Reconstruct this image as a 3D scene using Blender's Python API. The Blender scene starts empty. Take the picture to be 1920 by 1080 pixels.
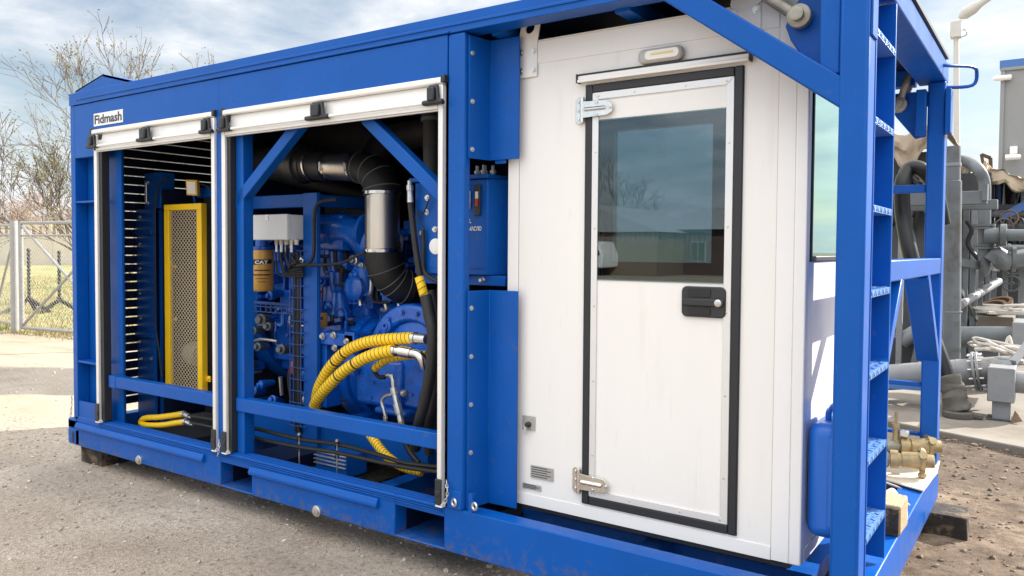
import bpy, bmesh, math, random
from mathutils import Vector, Matrix, noise
R = math.radians
C = bpy.context.scene.collection
S = bpy.context.scene
random.seed(7)

# ------------------------------------------------------------------ camera
CAM = Vector((5.77849, -2.85847, 1.42642))
FW = Vector((-0.56661423, 0.82326364, -0.0344282))
RT = Vector((0.82360281, 0.56712753, 0.00669227))
UP = Vector((-0.02503469, 0.02456323, 0.99938477))
FPX, PPY = 1480.2081, 517.977
cam = bpy.data.cameras.new('camera')
camo = bpy.data.objects.new('camera', cam); C.objects.link(camo)
camo.matrix_world = Matrix(((RT.x, UP.x, -FW.x, CAM.x), (RT.y, UP.y, -FW.y, CAM.y), (RT.z, UP.z, -FW.z, CAM.z), (0, 0, 0, 1)))
cam.sensor_width = 36; cam.lens = FPX / 1920 * 36
cam.shift_y = -(540 - PPY) / 1920
cam.clip_start = 0.05; cam.clip_end = 3000
S.camera = camo

# ------------------------------------------------------------------ light
SUN_DIR = Vector((1.0, 1.42, 1.0)).normalized()          # towards the sun
sun = bpy.data.lights.new('sun', 'SUN'); sun.energy = 4.0; sun.angle = R(0.55); sun.color = (1.0, 0.94, 0.86)
suno = bpy.data.objects.new('sun', sun); C.objects.link(suno)
suno.rotation_euler = SUN_DIR.to_track_quat('Z', 'Y').to_euler()
S.view_settings.view_transform = 'Standard'; S.view_settings.look = 'None'
S.view_settings.gamma = 1.0; S.view_settings.exposure = 1.42
try: S.view_settings.use_curve_mapping = False
except Exception: pass

W = bpy.data.worlds.new('World'); S.world = W; W.use_nodes = True
nt = W.node_tree; nt.nodes.clear()
def N(t, **kw):
    n = nt.nodes.new(t)
    for k, v in kw.items(): setattr(n, k, v)
    return n
def L(a, b): nt.links.new(a, b)
wo = N('ShaderNodeOutputWorld'); bg = N('ShaderNodeBackground'); L(bg.outputs[0], wo.inputs[0])
sky = N('ShaderNodeTexSky', sky_type='NISHITA'); sky.sun_disc = False
sky.sun_elevation = math.asin(SUN_DIR.z); sky.sun_rotation = math.atan2(SUN_DIR.x, SUN_DIR.y)
sky.air_density = 1.2; sky.dust_density = 0.6; sky.ozone_density = 1.5
tc = N('ShaderNodeTexCoord'); sp = N('ShaderNodeSeparateXYZ'); L(tc.outputs['Generated'], sp.inputs[0])
def M(op, a, b=None, c=None):
    n = N('ShaderNodeMath', operation=op)
    for i, v in enumerate((a, b, c)):
        if v is None: continue
        if isinstance(v, (int, float)): n.inputs[i].default_value = v
        else: L(v, n.inputs[i])
    return n.outputs[0]
zz = M('ADD', M('MAXIMUM', sp.outputs[2], 0.0), 0.16)
cb = N('ShaderNodeCombineXYZ'); L(M('DIVIDE', sp.outputs[0], zz), cb.inputs[0]); L(M('DIVIDE', sp.outputs[1], zz), cb.inputs[1])
def noise_tex(vec, scale, detail, rough, off, dist=0.0, lac=2.0):
    mp = N('ShaderNodeMapping'); L(vec, mp.inputs[0]); mp.inputs['Location'].default_value = off
    n = N('ShaderNodeTexNoise'); L(mp.outputs[0], n.inputs['Vector'])
    n.inputs['Scale'].default_value = scale; n.inputs['Detail'].default_value = detail; n.inputs['Roughness'].default_value = rough; n.inputs['Distortion'].default_value = dist
    return n.outputs[0]
def ramp(fac, stops):
    n = N('ShaderNodeValToRGB'); L(fac, n.inputs[0]); el = n.color_ramp.elements
    while len(el) < len(stops): el.new(0.5)
    for e, (p, c) in zip(el, stops):
        e.position = p; e.color = c if len(c) == 4 else (*c, 1)
    return n.outputs[0]
n1 = noise_tex(cb.outputs[0], 0.8, 9, 0.56, (1.3, 0.4, 0.0), 0.35)
n2 = noise_tex(cb.outputs[0], 2.1, 7, 0.6, (4.0, 2.0, 1.0), 0.2)
cover = ramp(M('ADD', M('MULTIPLY', n1, 0.75), M('MULTIPLY', n2, 0.25)), [(0.36, (0, 0, 0)), (0.55, (1, 1, 1))])
shade = ramp(M('ADD', M('MULTIPLY', n1, 0.45), M('MULTIPLY', n2, 0.55)), [(0.38, (0.215, 0.25, 0.305)), (0.47, (0.31, 0.33, 0.36)), (0.58, (0.43, 0.43, 0.435))])
# clouds brightened behind the camera and overhead to fill the shaded front
opp0 = M('ADD', 1.0, M('MULTIPLY', M('MAXIMUM', M('MULTIPLY', sp.outputs[1], -1.0), 0.0), 0.9))
up_ = N('ShaderNodeMapRange', interpolation_type='SMOOTHSTEP'); L(sp.outputs[2], up_.inputs[0]); up_.inputs[1].default_value = 0.38; up_.inputs[2].default_value = 0.85; up_.inputs[4].default_value = 2.0
sd_ = N('ShaderNodeVectorMath', operation='DOT_PRODUCT'); L(tc.outputs['Generated'], sd_.inputs[0]); sd_.inputs[1].default_value = SUN_DIR
dt = M('MAXIMUM', sd_.outputs['Value'], 0.0)
opp = M('ADD', M('ADD', opp0, up_.outputs[0]), M('ADD', M('MULTIPLY', M('POWER', dt, 12.0), 0.55), M('MULTIPLY', M('POWER', dt, 60.0), 6.0)))
hz = M('POWER', M('SUBTRACT', 1.0, M('MAXIMUM', sp.outputs[2], 0.0)), 10.0)
cl = N('ShaderNodeVectorMath', operation='SCALE'); wm = N('ShaderNodeMix', data_type='RGBA'); L(M('MULTIPLY', up_.outputs[0], 0.45), wm.inputs[0]); L(shade, wm.inputs[6]); wm.inputs[7].default_value = (0.365, 0.353, 0.338, 1); L(wm.outputs[2], cl.inputs[0]); L(opp, cl.inputs['Scale'])
SKY_K = 0.055
sk = N('ShaderNodeVectorMath', operation='SCALE'); L(sky.outputs[0], sk.inputs[0]); sk.inputs['Scale'].default_value = SKY_K
mx = N('ShaderNodeMix', data_type='RGBA'); L(M('MINIMUM', M('ADD', M('MULTIPLY', cover, 0.92), M('MULTIPLY', up_.outputs[0], 0.2)), 1.0), mx.inputs[0]); L(sk.outputs[0], mx.inputs[6]); L(cl.outputs[0], mx.inputs[7])
mh = N('ShaderNodeMix', data_type='RGBA'); L(M('MULTIPLY', hz, 0.6), mh.inputs[0]); L(mx.outputs[2], mh.inputs[6]); mh.inputs[7].default_value = (0.29, 0.315, 0.345, 1)
L(mh.outputs[2], bg.inputs[0]); bg.inputs[1].default_value = 1.0

# ------------------------------------------------------------------ helpers
def at(px, py, ax, val):
    """the point of the plane (axis = val) seen at photograph pixel px, py: used once, to measure positions"""
    d = FW + RT * ((px - 960) / FPX) + UP * ((PPY - py) / FPX)
    i = 'XYZ'.index(ax)
    return CAM + d * ((val - CAM[i]) / d[i])

MATS = {}
def mat(name, col, rough=0.5, metal=0.0, var=0.0, vscale=8.0, bump=0.0, bscale=200.0, rvar=0.0, spec=0.5, coat=0.0, col2=None, c2pos=(0.55, 0.7), c2scale=6.0, stretch=None):
    m = bpy.data.materials.new(name); m.use_nodes = True; t = m.node_tree; p = t.nodes['Principled BSDF']
    p.inputs['Base Color'].default_value = (*col, 1); p.inputs['Roughness'].default_value = rough; p.inputs['Metallic'].default_value = metal
    p.inputs['Specular IOR Level'].default_value = spec; p.inputs['Coat Weight'].default_value = coat; p.inputs['Coat Roughness'].default_value = 0.12
    def nn(ty): return t.nodes.new(ty)
    co = nn('ShaderNodeTexCoord'); vec = co.outputs['Object']
    if stretch:
        mp = nn('ShaderNodeMapping'); mp.inputs['Scale'].default_value = stretch; t.links.new(vec, mp.inputs[0]); vec = mp.outputs[0]
    def tex(sc, det=5, ro=0.6):
        n = nn('ShaderNodeTexNoise'); t.links.new(vec, n.inputs['Vector']); n.inputs['Scale'].default_value = sc; n.inputs['Detail'].default_value = det; n.inputs['Roughness'].default_value = ro
        return n.outputs[0]
    csock = None
    if var:
        mr = nn('ShaderNodeMapRange'); t.links.new(tex(vscale), mr.inputs[0]); mr.inputs[1].default_value = 0.25; mr.inputs[2].default_value = 0.75
        mr.inputs[3].default_value = 1 - var; mr.inputs[4].default_value = 1 + var
        mu = nn('ShaderNodeVectorMath'); mu.operation = 'SCALE'; mu.inputs[0].default_value = col; t.links.new(mr.outputs[0], mu.inputs['Scale'])
        csock = mu.outputs[0]
    if col2:
        mr = nn('ShaderNodeMapRange'); t.links.new(tex(c2scale, 8, 0.65), mr.inputs[0]); mr.inputs[1].default_value, mr.inputs[2].default_value = c2pos
        mi = nn('ShaderNodeMix'); mi.data_type = 'RGBA'; t.links.new(mr.outputs[0], mi.inputs[0])
        if csock: t.links.new(csock, mi.inputs[6])
        else: mi.inputs[6].default_value = (*col, 1)
        mi.inputs[7].default_value = (*col2, 1); csock = mi.outputs[2]
    if csock: t.links.new(csock, p.inputs['Base Color'])
    if rvar:
        mr = nn('ShaderNodeMapRange'); t.links.new(tex(5.0), mr.inputs[0]); mr.inputs[1].default_value = 0.3; mr.inputs[2].default_value = 0.7
        mr.inputs[3].default_value = max(0.02, rough - rvar); mr.inputs[4].default_value = min(1, rough + rvar); t.links.new(mr.outputs[0], p.inputs['Roughness'])
    if bump:
        b = nn('ShaderNodeBump'); b.inputs['Strength'].default_value = bump; b.inputs['Distance'].default_value = 0.01
        t.links.new(tex(bscale, 4), b.inputs['Height']); t.links.new(b.outputs[0], p.inputs['Normal'])
    MATS[name] = m
    return m

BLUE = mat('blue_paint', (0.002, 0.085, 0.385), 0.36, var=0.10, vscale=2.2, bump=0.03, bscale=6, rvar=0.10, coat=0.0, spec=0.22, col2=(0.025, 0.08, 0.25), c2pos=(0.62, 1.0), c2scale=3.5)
NAVY = mat('shaded_navy_paint', (0.003, 0.009, 0.035), 0.5, var=0.1)  # shade of bay, louvre and pockets put into the colour
BLUE_IN = mat('blue_engine_paint', (0.003, 0.105, 0.52), 0.28, var=0.35, vscale=9, bump=0.3, bscale=60, rvar=0.12, coat=0.3, col2=(0.03, 0.05, 0.12), c2pos=(0.62, 0.78), c2scale=14)
WHITE = mat('white_panel', (0.80, 0.79, 0.765), 0.32, var=0.015, vscale=2, bump=0.02, bscale=4, rvar=0.06, coat=0.2, col2=(0.70, 0.685, 0.65), c2pos=(0.60, 0.85), c2scale=1.6, stretch=(6, 6, 0.8))
WHITE2 = mat('white_trim', (0.82, 0.815, 0.80), 0.35, var=0.02, vscale=10)
ALU = mat('satin_aluminium', (0.72, 0.725, 0.73), 0.38, 0.45, var=0.02, vscale=12)
ALUW = mat('white_anodised_aluminium', (0.80, 0.79, 0.76), 0.38, 0.25, var=0.03, vscale=12)
STEEL = mat('polished_steel', (0.72, 0.70, 0.67), 0.22, 1.0, var=0.08, vscale=20, rvar=0.1)
ZINC = mat('zinc_plated_steel', (0.62, 0.62, 0.60), 0.35, 0.9, var=0.15, vscale=40)
BRUSH = mat('brushed_stainless', (0.60, 0.55, 0.49), 0.33, 1.0, var=0.08, vscale=30, rvar=0.08, stretch=(1, 1, 0.1))
RUB = mat('black_rubber', (0.012, 0.012, 0.013), 0.55, var=0.2, vscale=20, bump=0.1)
GASK = mat('dark_door_gasket', (0.018, 0.02, 0.024), 0.5, var=0.1)
BLK = mat('black_plastic', (0.022, 0.024, 0.028), 0.42, bump=0.05, bscale=400)
HEAT = mat('black_heat_paint', (0.03, 0.03, 0.032), 0.6, var=0.3, vscale=12, bump=0.1)
YEL = mat('yellow_paint', (0.90, 0.56, 0.012), 0.38, var=0.06, vscale=6, coat=0.2)
YHOSE = mat('yellow_hose_sleeve', (0.90, 0.58, 0.015), 0.42, var=0.1, vscale=30, bump=0.1)
ORG = mat('filter_yellow', (0.62, 0.33, 0.06), 0.35, var=0.05, coat=0.3)
BOX = mat('pale_grey_enclosure', (0.74, 0.76, 0.76), 0.45, var=0.02)
GLAND = mat('cable_gland_grey', (0.60, 0.58, 0.52), 0.5)
MESHM = mat('bare_mesh_wire', (0.50, 0.42, 0.29), 0.5, 0.2)
LENS = mat('lamp_lens', (0.82, 0.80, 0.74), 0.2)
REFL = mat('lamp_grey_housing', (0.42, 0.41, 0.40), 0.4, var=0.05)
WOOD = mat('timber_block', (0.40, 0.29, 0.17), 0.8, var=0.25, vscale=8, bump=0.5, bscale=30, col2=(0.22, 0.15, 0.09), c2scale=5, stretch=(12, 2, 12))
WOODD = mat('dark_tarred_timber', (0.022, 0.017, 0.012), 0.85, var=0.4, vscale=20, bump=0.8, bscale=40, col2=(0.17, 0.12, 0.07), c2pos=(0.5, 0.65), c2scale=9)
BRASS = mat('worn_brass', (0.38, 0.30, 0.17), 0.5, 0.65, var=0.2, vscale=30, bump=0.2, bscale=80)
CARD = mat('cardboard', (0.62, 0.55, 0.44), 0.85, var=0.06)
GLOVE = mat('white_cloth', (0.52, 0.49, 0.44), 0.95, var=0.1, bump=0.4, bscale=90)
CAST = mat('galvanised_cast_iron', (0.30, 0.29, 0.25), 0.55, 0.6, var=0.25, vscale=25, bump=0.3, bscale=60)
JERRY = mat('bright_blue_plastic', (0.015, 0.16, 0.62), 0.42, var=0.04, bump=0.05, bscale=90)
PGREY = mat('pale_grey_pipe_paint', (0.22, 0.23, 0.24), 0.5, var=0.18, vscale=5, bump=0.1, bscale=30, col2=(0.15, 0.12, 0.09), c2pos=(0.55, 0.72), c2scale=5)
GREY = mat('grey_machine_paint', (0.115, 0.13, 0.14), 0.48, var=0.2, vscale=4, bump=0.08, bscale=20, col2=(0.07, 0.06, 0.05), c2pos=(0.52, 0.72), c2scale=5)
GREYD = mat('dark_grey_machine_paint', (0.05, 0.055, 0.06), 0.55, var=0.2, vscale=5)
BLUE_OUT = mat('container_blue_trim', (0.06, 0.16, 0.42), 0.5)
CGREY = mat('container_grey_cladding', (0.26, 0.265, 0.265), 0.55, var=0.03)
POLE = mat('pale_pole_paint', (0.55, 0.54, 0.50), 0.55, var=0.06)
TARP = mat('beige_canvas', (0.36, 0.29, 0.21), 0.9, var=0.15, vscale=6, bump=0.3, bscale=30)
RUST = mat('rusty_steel', (0.14, 0.085, 0.05), 0.8, var=0.3, vscale=15, bump=0.3, bscale=50)
WRAP = mat('grey_fabric_wrap', (0.105, 0.097, 0.085), 0.95, var=0.25, vscale=12, bump=0.5, bscale=60)
HOSE = mat('worn_rubber_hose', (0.007, 0.008, 0.008), 0.33, spec=0.35, var=0.25, vscale=8, bump=0.08, bscale=60)
BARK = mat('grey_brown_bark', (0.12, 0.092, 0.07), 0.9, var=0.3, vscale=20, bump=0.4, bscale=40)
BUD = mat('yellow_green_buds', (0.30, 0.27, 0.09), 0.8, var=0.2)
TWIG = mat('pinkish_bare_twigs', (0.40, 0.32, 0.28), 0.9, var=0.2, vscale=5)
FENCEM = mat('galvanised_fence_tube', (0.34, 0.34, 0.335), 0.45, 0.4, var=0.1)
BARB = mat('blackened_barrier_steel', (0.02, 0.02, 0.02), 0.6)
CONCW = mat('cream_concrete_wall', (0.62, 0.57, 0.49), 0.85, var=0.08, vscale=1.5)
BRICK = mat('weathered_red_brick', (0.09, 0.056, 0.047), 0.85, var=0.15, vscale=3)
ROOFM = mat('grey_sheet_roof', (0.30, 0.31, 0.31), 0.6, var=0.1)
SHED = mat('weathered_boards', (0.20, 0.15, 0.11), 0.85, var=0.25, vscale=3, stretch=(0.6, 0.6, 10))
RED = mat('red_plastic', (0.5, 0.05, 0.03), 0.4)
LTXT = mat('dark_grey_lettering', (0.05, 0.05, 0.06), 0.5)
WTXT = mat('white_lettering', (0.8, 0.8, 0.8), 0.5)
PLATE = mat('etched_data_plate', (0.45, 0.45, 0.43), 0.4, 0.5, var=0.15, vscale=150)

def glass(name, tint, ior=1.5, refl=1.0, gcol=(0.9, 0.95, 1.0)):
    m = bpy.data.materials.new(name); m.use_nodes = True; t = m.node_tree; t.nodes.clear()
    o = t.nodes.new('ShaderNodeOutputMaterial'); mixs = t.nodes.new('ShaderNodeMixShader')
    tr = t.nodes.new('ShaderNodeBsdfTransparent'); tr.inputs[0].default_value = (*tint, 1)
    gl = t.nodes.new('ShaderNodeBsdfGlossy'); gl.inputs['Roughness'].default_value = 0.0; gl.inputs[0].default_value = (*gcol, 1)
    fr = t.nodes.new('ShaderNodeFresnel'); fr.inputs[0].default_value = ior
    mu = t.nodes.new('ShaderNodeMath'); mu.operation = 'MULTIPLY'; mu.inputs[1].default_value = refl; t.links.new(fr.outputs[0], mu.inputs[0])
    t.links.new(mu.outputs[0], mixs.inputs[0]); t.links.new(tr.outputs[0], mixs.inputs[1]); t.links.new(gl.outputs[0], mixs.inputs[2]); t.links.new(mixs.outputs[0], o.inputs[0])
    return m
def mud_splash(m):
    # dried mud flecks thrown up on the lowest steel
    t = m.node_tree; p = t.nodes['Principled BSDF']; src = p.inputs['Base Color'].links[0].from_socket
    co = t.nodes.new('ShaderNodeTexCoord'); sx = t.nodes.new('ShaderNodeSeparateXYZ'); t.links.new(co.outputs['Object'], sx.inputs[0])
    h = t.nodes.new('ShaderNodeMapRange'); t.links.new(sx.outputs[2], h.inputs[0]); h.inputs[1].default_value = 0.16; h.inputs[2].default_value = 0.0; h.inputs[3].default_value = 0.0; h.inputs[4].default_value = 0.16
    n = t.nodes.new('ShaderNodeTexNoise'); t.links.new(co.outputs['Object'], n.inputs['Vector']); n.inputs['Scale'].default_value = 22; n.inputs['Detail'].default_value = 8; n.inputs['Roughness'].default_value = 0.7
    a = t.nodes.new('ShaderNodeMath'); a.operation = 'ADD'; t.links.new(n.outputs[0], a.inputs[0]); t.links.new(h.outputs[0], a.inputs[1])
    r = t.nodes.new('ShaderNodeMapRange'); t.links.new(a.outputs[0], r.inputs[0]); r.inputs[1].default_value = 0.60; r.inputs[2].default_value = 0.78; r.inputs[4].default_value = 0.6
    mi = t.nodes.new('ShaderNodeMix'); mi.data_type = 'RGBA'; t.links.new(r.outputs[0], mi.inputs[0]); t.links.new(src, mi.inputs[6]); mi.inputs[7].default_value = (0.12, 0.105, 0.085, 1); t.links.new(mi.outputs[2], p.inputs['Base Color'])
mud_splash(BLUE)
GLASS = glass('tinted_door_glass', (0.48, 0.62, 0.66), 1.55, 1.5)
GLASSR = glass('rear_window_glass', (0.50, 0.56, 0.60), 1.5, 1.0)
GLASSE = glass('tinted_window_glass', (0.45, 0.66, 0.62), 2.2, 2.0, (0.72, 1.0, 0.93))

class MB:
    def __init__(s): s.bm = bmesh.new()
    def _hexa(s, c):
        v = [s.bm.verts.new(p) for p in c]
        for f in ((0, 3, 2, 1), (4, 5, 6, 7), (0, 1, 5, 4), (1, 2, 6, 5), (2, 3, 7, 6), (3, 0, 4, 7)): s.bm.faces.new([v[i] for i in f])
        return s
    def box(s, x0, x1, y0, y1, z0, z1):
        if x0 > x1: x0, x1 = x1, x0
        if y0 > y1: y0, y1 = y1, y0
        if z0 > z1: z0, z1 = z1, z0
        return s._hexa([(x0, y0, z0), (x1, y0, z0), (x1, y1, z0), (x0, y1, z0), (x0, y0, z1), (x1, y0, z1), (x1, y1, z1), (x0, y1, z1)])
    def bar(s, p0, p1, w, h, side=None):
        p0, p1 = Vector(p0), Vector(p1); d = (p1 - p0).normalized()
        a = Vector(side) if side is not None else (Vector((0, 0, 1)) if abs(d.z) < 0.9 else Vector((0, 1, 0)))
        b = d.cross(a).normalized(); a = b.cross(d).normalized()   # a: height dir, b: width dir
        c = []
        for p in (p0, p1):
            c += [p - b * w / 2 - a * h / 2, p + b * w / 2 - a * h / 2, p + b * w / 2 + a * h / 2, p - b * w / 2 + a * h / 2]
        v = [s.bm.verts.new(q) for q in c]
        for f in ((0, 1, 2, 3), (7, 6, 5, 4), (0, 4, 5, 1), (1, 5, 6, 2), (2, 6, 7, 3), (3, 7, 4, 0)): s.bm.faces.new([v[i] for i in f])
        return s
    def rings(s, pts, rads, seg=12, caps=True, closed=False):
        pts = [Vector(p) for p in pts]; n = len(pts); ref = None; rows = []
        for i, p in enumerate(pts):
            if closed: d = pts[(i + 1) % n] - pts[i - 1]
            else: d = pts[min(i + 1, n - 1)] - pts[max(i - 1, 0)]
            if d.length < 1e-9: d = Vector((0, 0, 1))
            d.normalize()
            if ref is None: ref = Vector((0, 0, 1)) if abs(d.z) < 0.9 else Vector((1, 0, 0))
            a = (ref - d * ref.dot(d))
            if a.length < 1e-6: a = d.orthogonal()
            a.normalize(); ref = a; b = d.cross(a)
            r = rads[i] if isinstance(rads, (list, tuple)) else rads
            rows.append([s.bm.verts.new(p + (a * math.cos(2 * math.pi * k / seg) + b * math.sin(2 * math.pi * k / seg)) * r) for k in range(seg)])
        for i in range(n if closed else n - 1):
            A, B = rows[i], rows[(i + 1) % n]
            for k in range(seg): s.bm.faces.new((A[k], A[(k + 1) % seg], B[(k + 1) % seg], B[k]))
        if caps and not closed:
            s.bm.faces.new(list(reversed(rows[0]))); s.bm.faces.new(rows[-1])
        return s
    def tube(s, pts, r, seg=10, res=6, caps=True):
        return s.rings(smooth(pts, res), r, seg, caps)
    def cyl(s, p0, p1, r, seg=20, r1=None):
        return s.rings([p0, p1], [r, r if r1 is None else r1], seg)
    def lathe(s, p0, d, prof, seg=28):
        """prof: list of (distance along d, radius)"""
        p0 = Vector(p0); d = Vector(d).normalized(); a = d.orthogonal().normalized(); b = d.cross(a); rows = []
        for (t, r) in prof:
            rows.append([s.bm.verts.new(p0 + d * t + (a * math.cos(2 * math.pi * k / seg) + b * math.sin(2 * math.pi * k / seg)) * max(r, 1e-4)) for k in range(seg)])
        for A, B in zip(rows, rows[1:]):
            for k in range(seg): s.bm.faces.new((A[k], A[(k + 1) % seg], B[(k + 1) % seg], B[k]))
        s.bm.faces.new(list(reversed(rows[0]))); s.bm.faces.new(rows[-1])
        return s
    def prism(s, pts, off):
        """polygon of 3D points pushed along off"""
        off = Vector(off); A = [s.bm.verts.new(Vector(p)) for p in pts]; B = [s.bm.verts.new(Vector(p) + off) for p in pts]
        n = len(A); s.bm.faces.new(A); s.bm.faces.new(list(reversed(B)))
        for i in range(n): s.bm.faces.new((A[i], B[i], B[(i + 1) % n], A[(i + 1) % n]))
        return s
    def quad(s, a, b, c, d):
        s.bm.faces.new([s.bm.verts.new(Vector(p)) for p in (a, b, c, d)]); return s
    def torus(s, c, axis, Rr, r, seg=24, seg2=8, a0=0, a1=2 * math.pi):
        c = Vector(c); axis = Vector(axis).normalized(); u = axis.orthogonal().normalized(); v = axis.cross(u)
        full = abs(a1 - a0 - 2 * math.pi) < 1e-6; n = seg if full else seg + 1
        pts = [c + (u * math.cos(a0 + (a1 - a0) * i / seg) + v * math.sin(a0 + (a1 - a0) * i / seg)) * Rr for i in range(n)]
        return s.rings(pts, r, seg2, closed=full)
    def ball(s, c, r, sx=1, sy=1, sz=1, sub=2):
        m = Matrix.Translation(Vector(c)) @ Matrix.Diagonal((sx, sy, sz, 1))
        bmesh.ops.create_icosphere(s.bm, subdivisions=sub, radius=r, matrix=m); return s
    def bolt(s, p, d, r=0.009, h=0.008):
        p = Vector(p); d = Vector(d).normalized(); s.cyl(p, p + d * h * 0.35, r * 1.5, 10); s.cyl(p + d * h * 0.35, p + d * h, r, 6); return s
    def build(s, name, m, parent=None, bevel=0.0, seg=2, sharp=35, recalc=True):
        if recalc: bmesh.ops.recalc_face_normals(s.bm, faces=s.bm.faces[:])
        me = bpy.data.meshes.new(name); s.bm.to_mesh(me); s.bm.free()
        for p in me.polygons: p.use_smooth = True
        try: me.set_sharp_from_angle(angle=R(sharp))
        except Exception: pass
        me.materials.append(m)
        o = bpy.data.objects.new(name, me); C.objects.link(o)
        if parent is not None:
            o.parent = parent; o.matrix_parent_inverse = root_inv(parent)
        if bevel:
            b = o.modifiers.new('bevel', 'BEVEL'); b.width = bevel; b.segments = seg; b.limit_method = 'ANGLE'; b.angle_limit = R(40); b.harden_normals = False
        return o
def root_inv(p):
    t = p
    while t.parent is not None: t = t.parent
    # parts carry world-space meshes; every part sits at its thing's origin shift
    if p is t: return Matrix.Translation(-t.location)
    return Matrix.Identity(4)
def smooth(pts, res=6):
    pts = [Vector(p) for p in pts]
    if len(pts) < 3 or res <= 1: return pts
    out = []; n = len(pts)
    for i in range(n - 1):
        p0, p1, p2, p3 = pts[max(i - 1, 0)], pts[i], pts[i + 1], pts[min(i + 2, n - 1)]
        for k in range(res):
            t = k / res
            out.append(0.5 * ((2 * p1) + (p2 - p0) * t + (2 * p0 - 5 * p1 + 4 * p2 - p3) * t * t + (3 * p1 - p0 - 3 * p2 + p3) * t ** 3))
    out.append(pts[-1]); return out
def tag(o, label=None, cat=None, group=None, kind=None):
    if label: o['label'] = label
    if cat: o['category'] = cat
    if group: o['group'] = group
    if kind: o['kind'] = kind
    return o
def thing(name, label, cat, loc=(0, 0, 0), group=None):
    o = bpy.data.objects.new(name, None); o.empty_display_size = 0.1; C.objects.link(o); o.location = loc
    return tag(o, label, cat, group)
def struct(name, mb, m, **kw): return tag(mb.build(name, m, **kw), kind='structure')
def text_mesh(body, size, depth, weight=0.0):
    cu = bpy.data.curves.new('lettering', 'FONT'); cu.body = body; cu.size = size; cu.extrude = depth; cu.offset = weight; cu.resolution_u = 3
    o = bpy.data.objects.new('lettering', cu); C.objects.link(o)
    dg = bpy.context.evaluated_depsgraph_get(); me = bpy.data.meshes.new_from_object(o.evaluated_get(dg))
    bpy.data.objects.remove(o); bpy.data.curves.remove(cu); me.materials.clear()
    return me
def lettering(body, m, parent, origin, xdir, ydir, width=None, height=None, weight=0.0, depth=0.001, name='lettering', bend=None):
    me = text_mesh(body, 0.1, depth, weight); xs = [v.co.x for v in me.vertices]; ys = [v.co.y for v in me.vertices]
    x0, x1, y0, y1 = min(xs), max(xs), min(ys), max(ys); sx = (width / (x1 - x0)) if width else None; sy = (height / (y1 - y0)) if height else None
    sx = sx or sy; sy = sy or sx; X = Vector(xdir).normalized(); Y = Vector(ydir).normalized(); Z = X.cross(Y); O = Vector(origin)
    for v in me.vertices:
        a, b, c = (v.co.x - x0) * sx, (v.co.y - y0) * sy, v.co.z
        if bend:
            ang = (a - bend[1]) / bend[0]; rr = bend[0] + c; v.co = O + X * (rr * math.sin(ang)) + Y * b + Z * (rr * math.cos(ang))
        else: v.co = O + X * a + Y * b + Z * c
    me.materials.append(m); o = bpy.data.objects.new(name, me); C.objects.link(o)
    if parent is not None: o.parent = parent; o.matrix_parent_inverse = root_inv(parent)
    return o
GZ = -0.13                                   # ground level (0 is the underside of the steel skid)

# ------------------------------------------------------------------ ground
def grid_axis(lo, hi, step, far_lo, far_hi, g=1.35):
    a = []; v = lo
    while v <= hi: a.append(v); v += step
    s = step; v = a[-1]
    while v < far_hi: s *= g; v += s; a.append(v)
    s = step; v = lo; b = []
    while v > far_lo: s *= g; v -= s; b.append(v)
    return list(reversed(b)) + a
def ground_z(x, y):
    p = Vector((x, y, 0)); d = max(0.0, math.hypot(x - 3, y) - 12)
    k = max(0.0, 1 - d / 30)
    z = noise.noise(p * 0.5) * 0.02 * k + noise.noise(p * 2.3) * 0.008 * k
    if -7.5 < x < 8 and -4 < y < 5: z += noise.noise(p * 9) * 0.004 + noise.noise(p * 23) * 0.0025
    if x > 4.6 and y > -0.5 and y < 6: z += noise.noise(p * 5.0) * 0.012 * min(1, (x - 4.6) * 2)
    z -= 0.035 * math.exp(-(((x - 2.6) / 4) ** 2 + (y / 0.9) ** 2)) * 0.0
    return GZ + z
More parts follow.
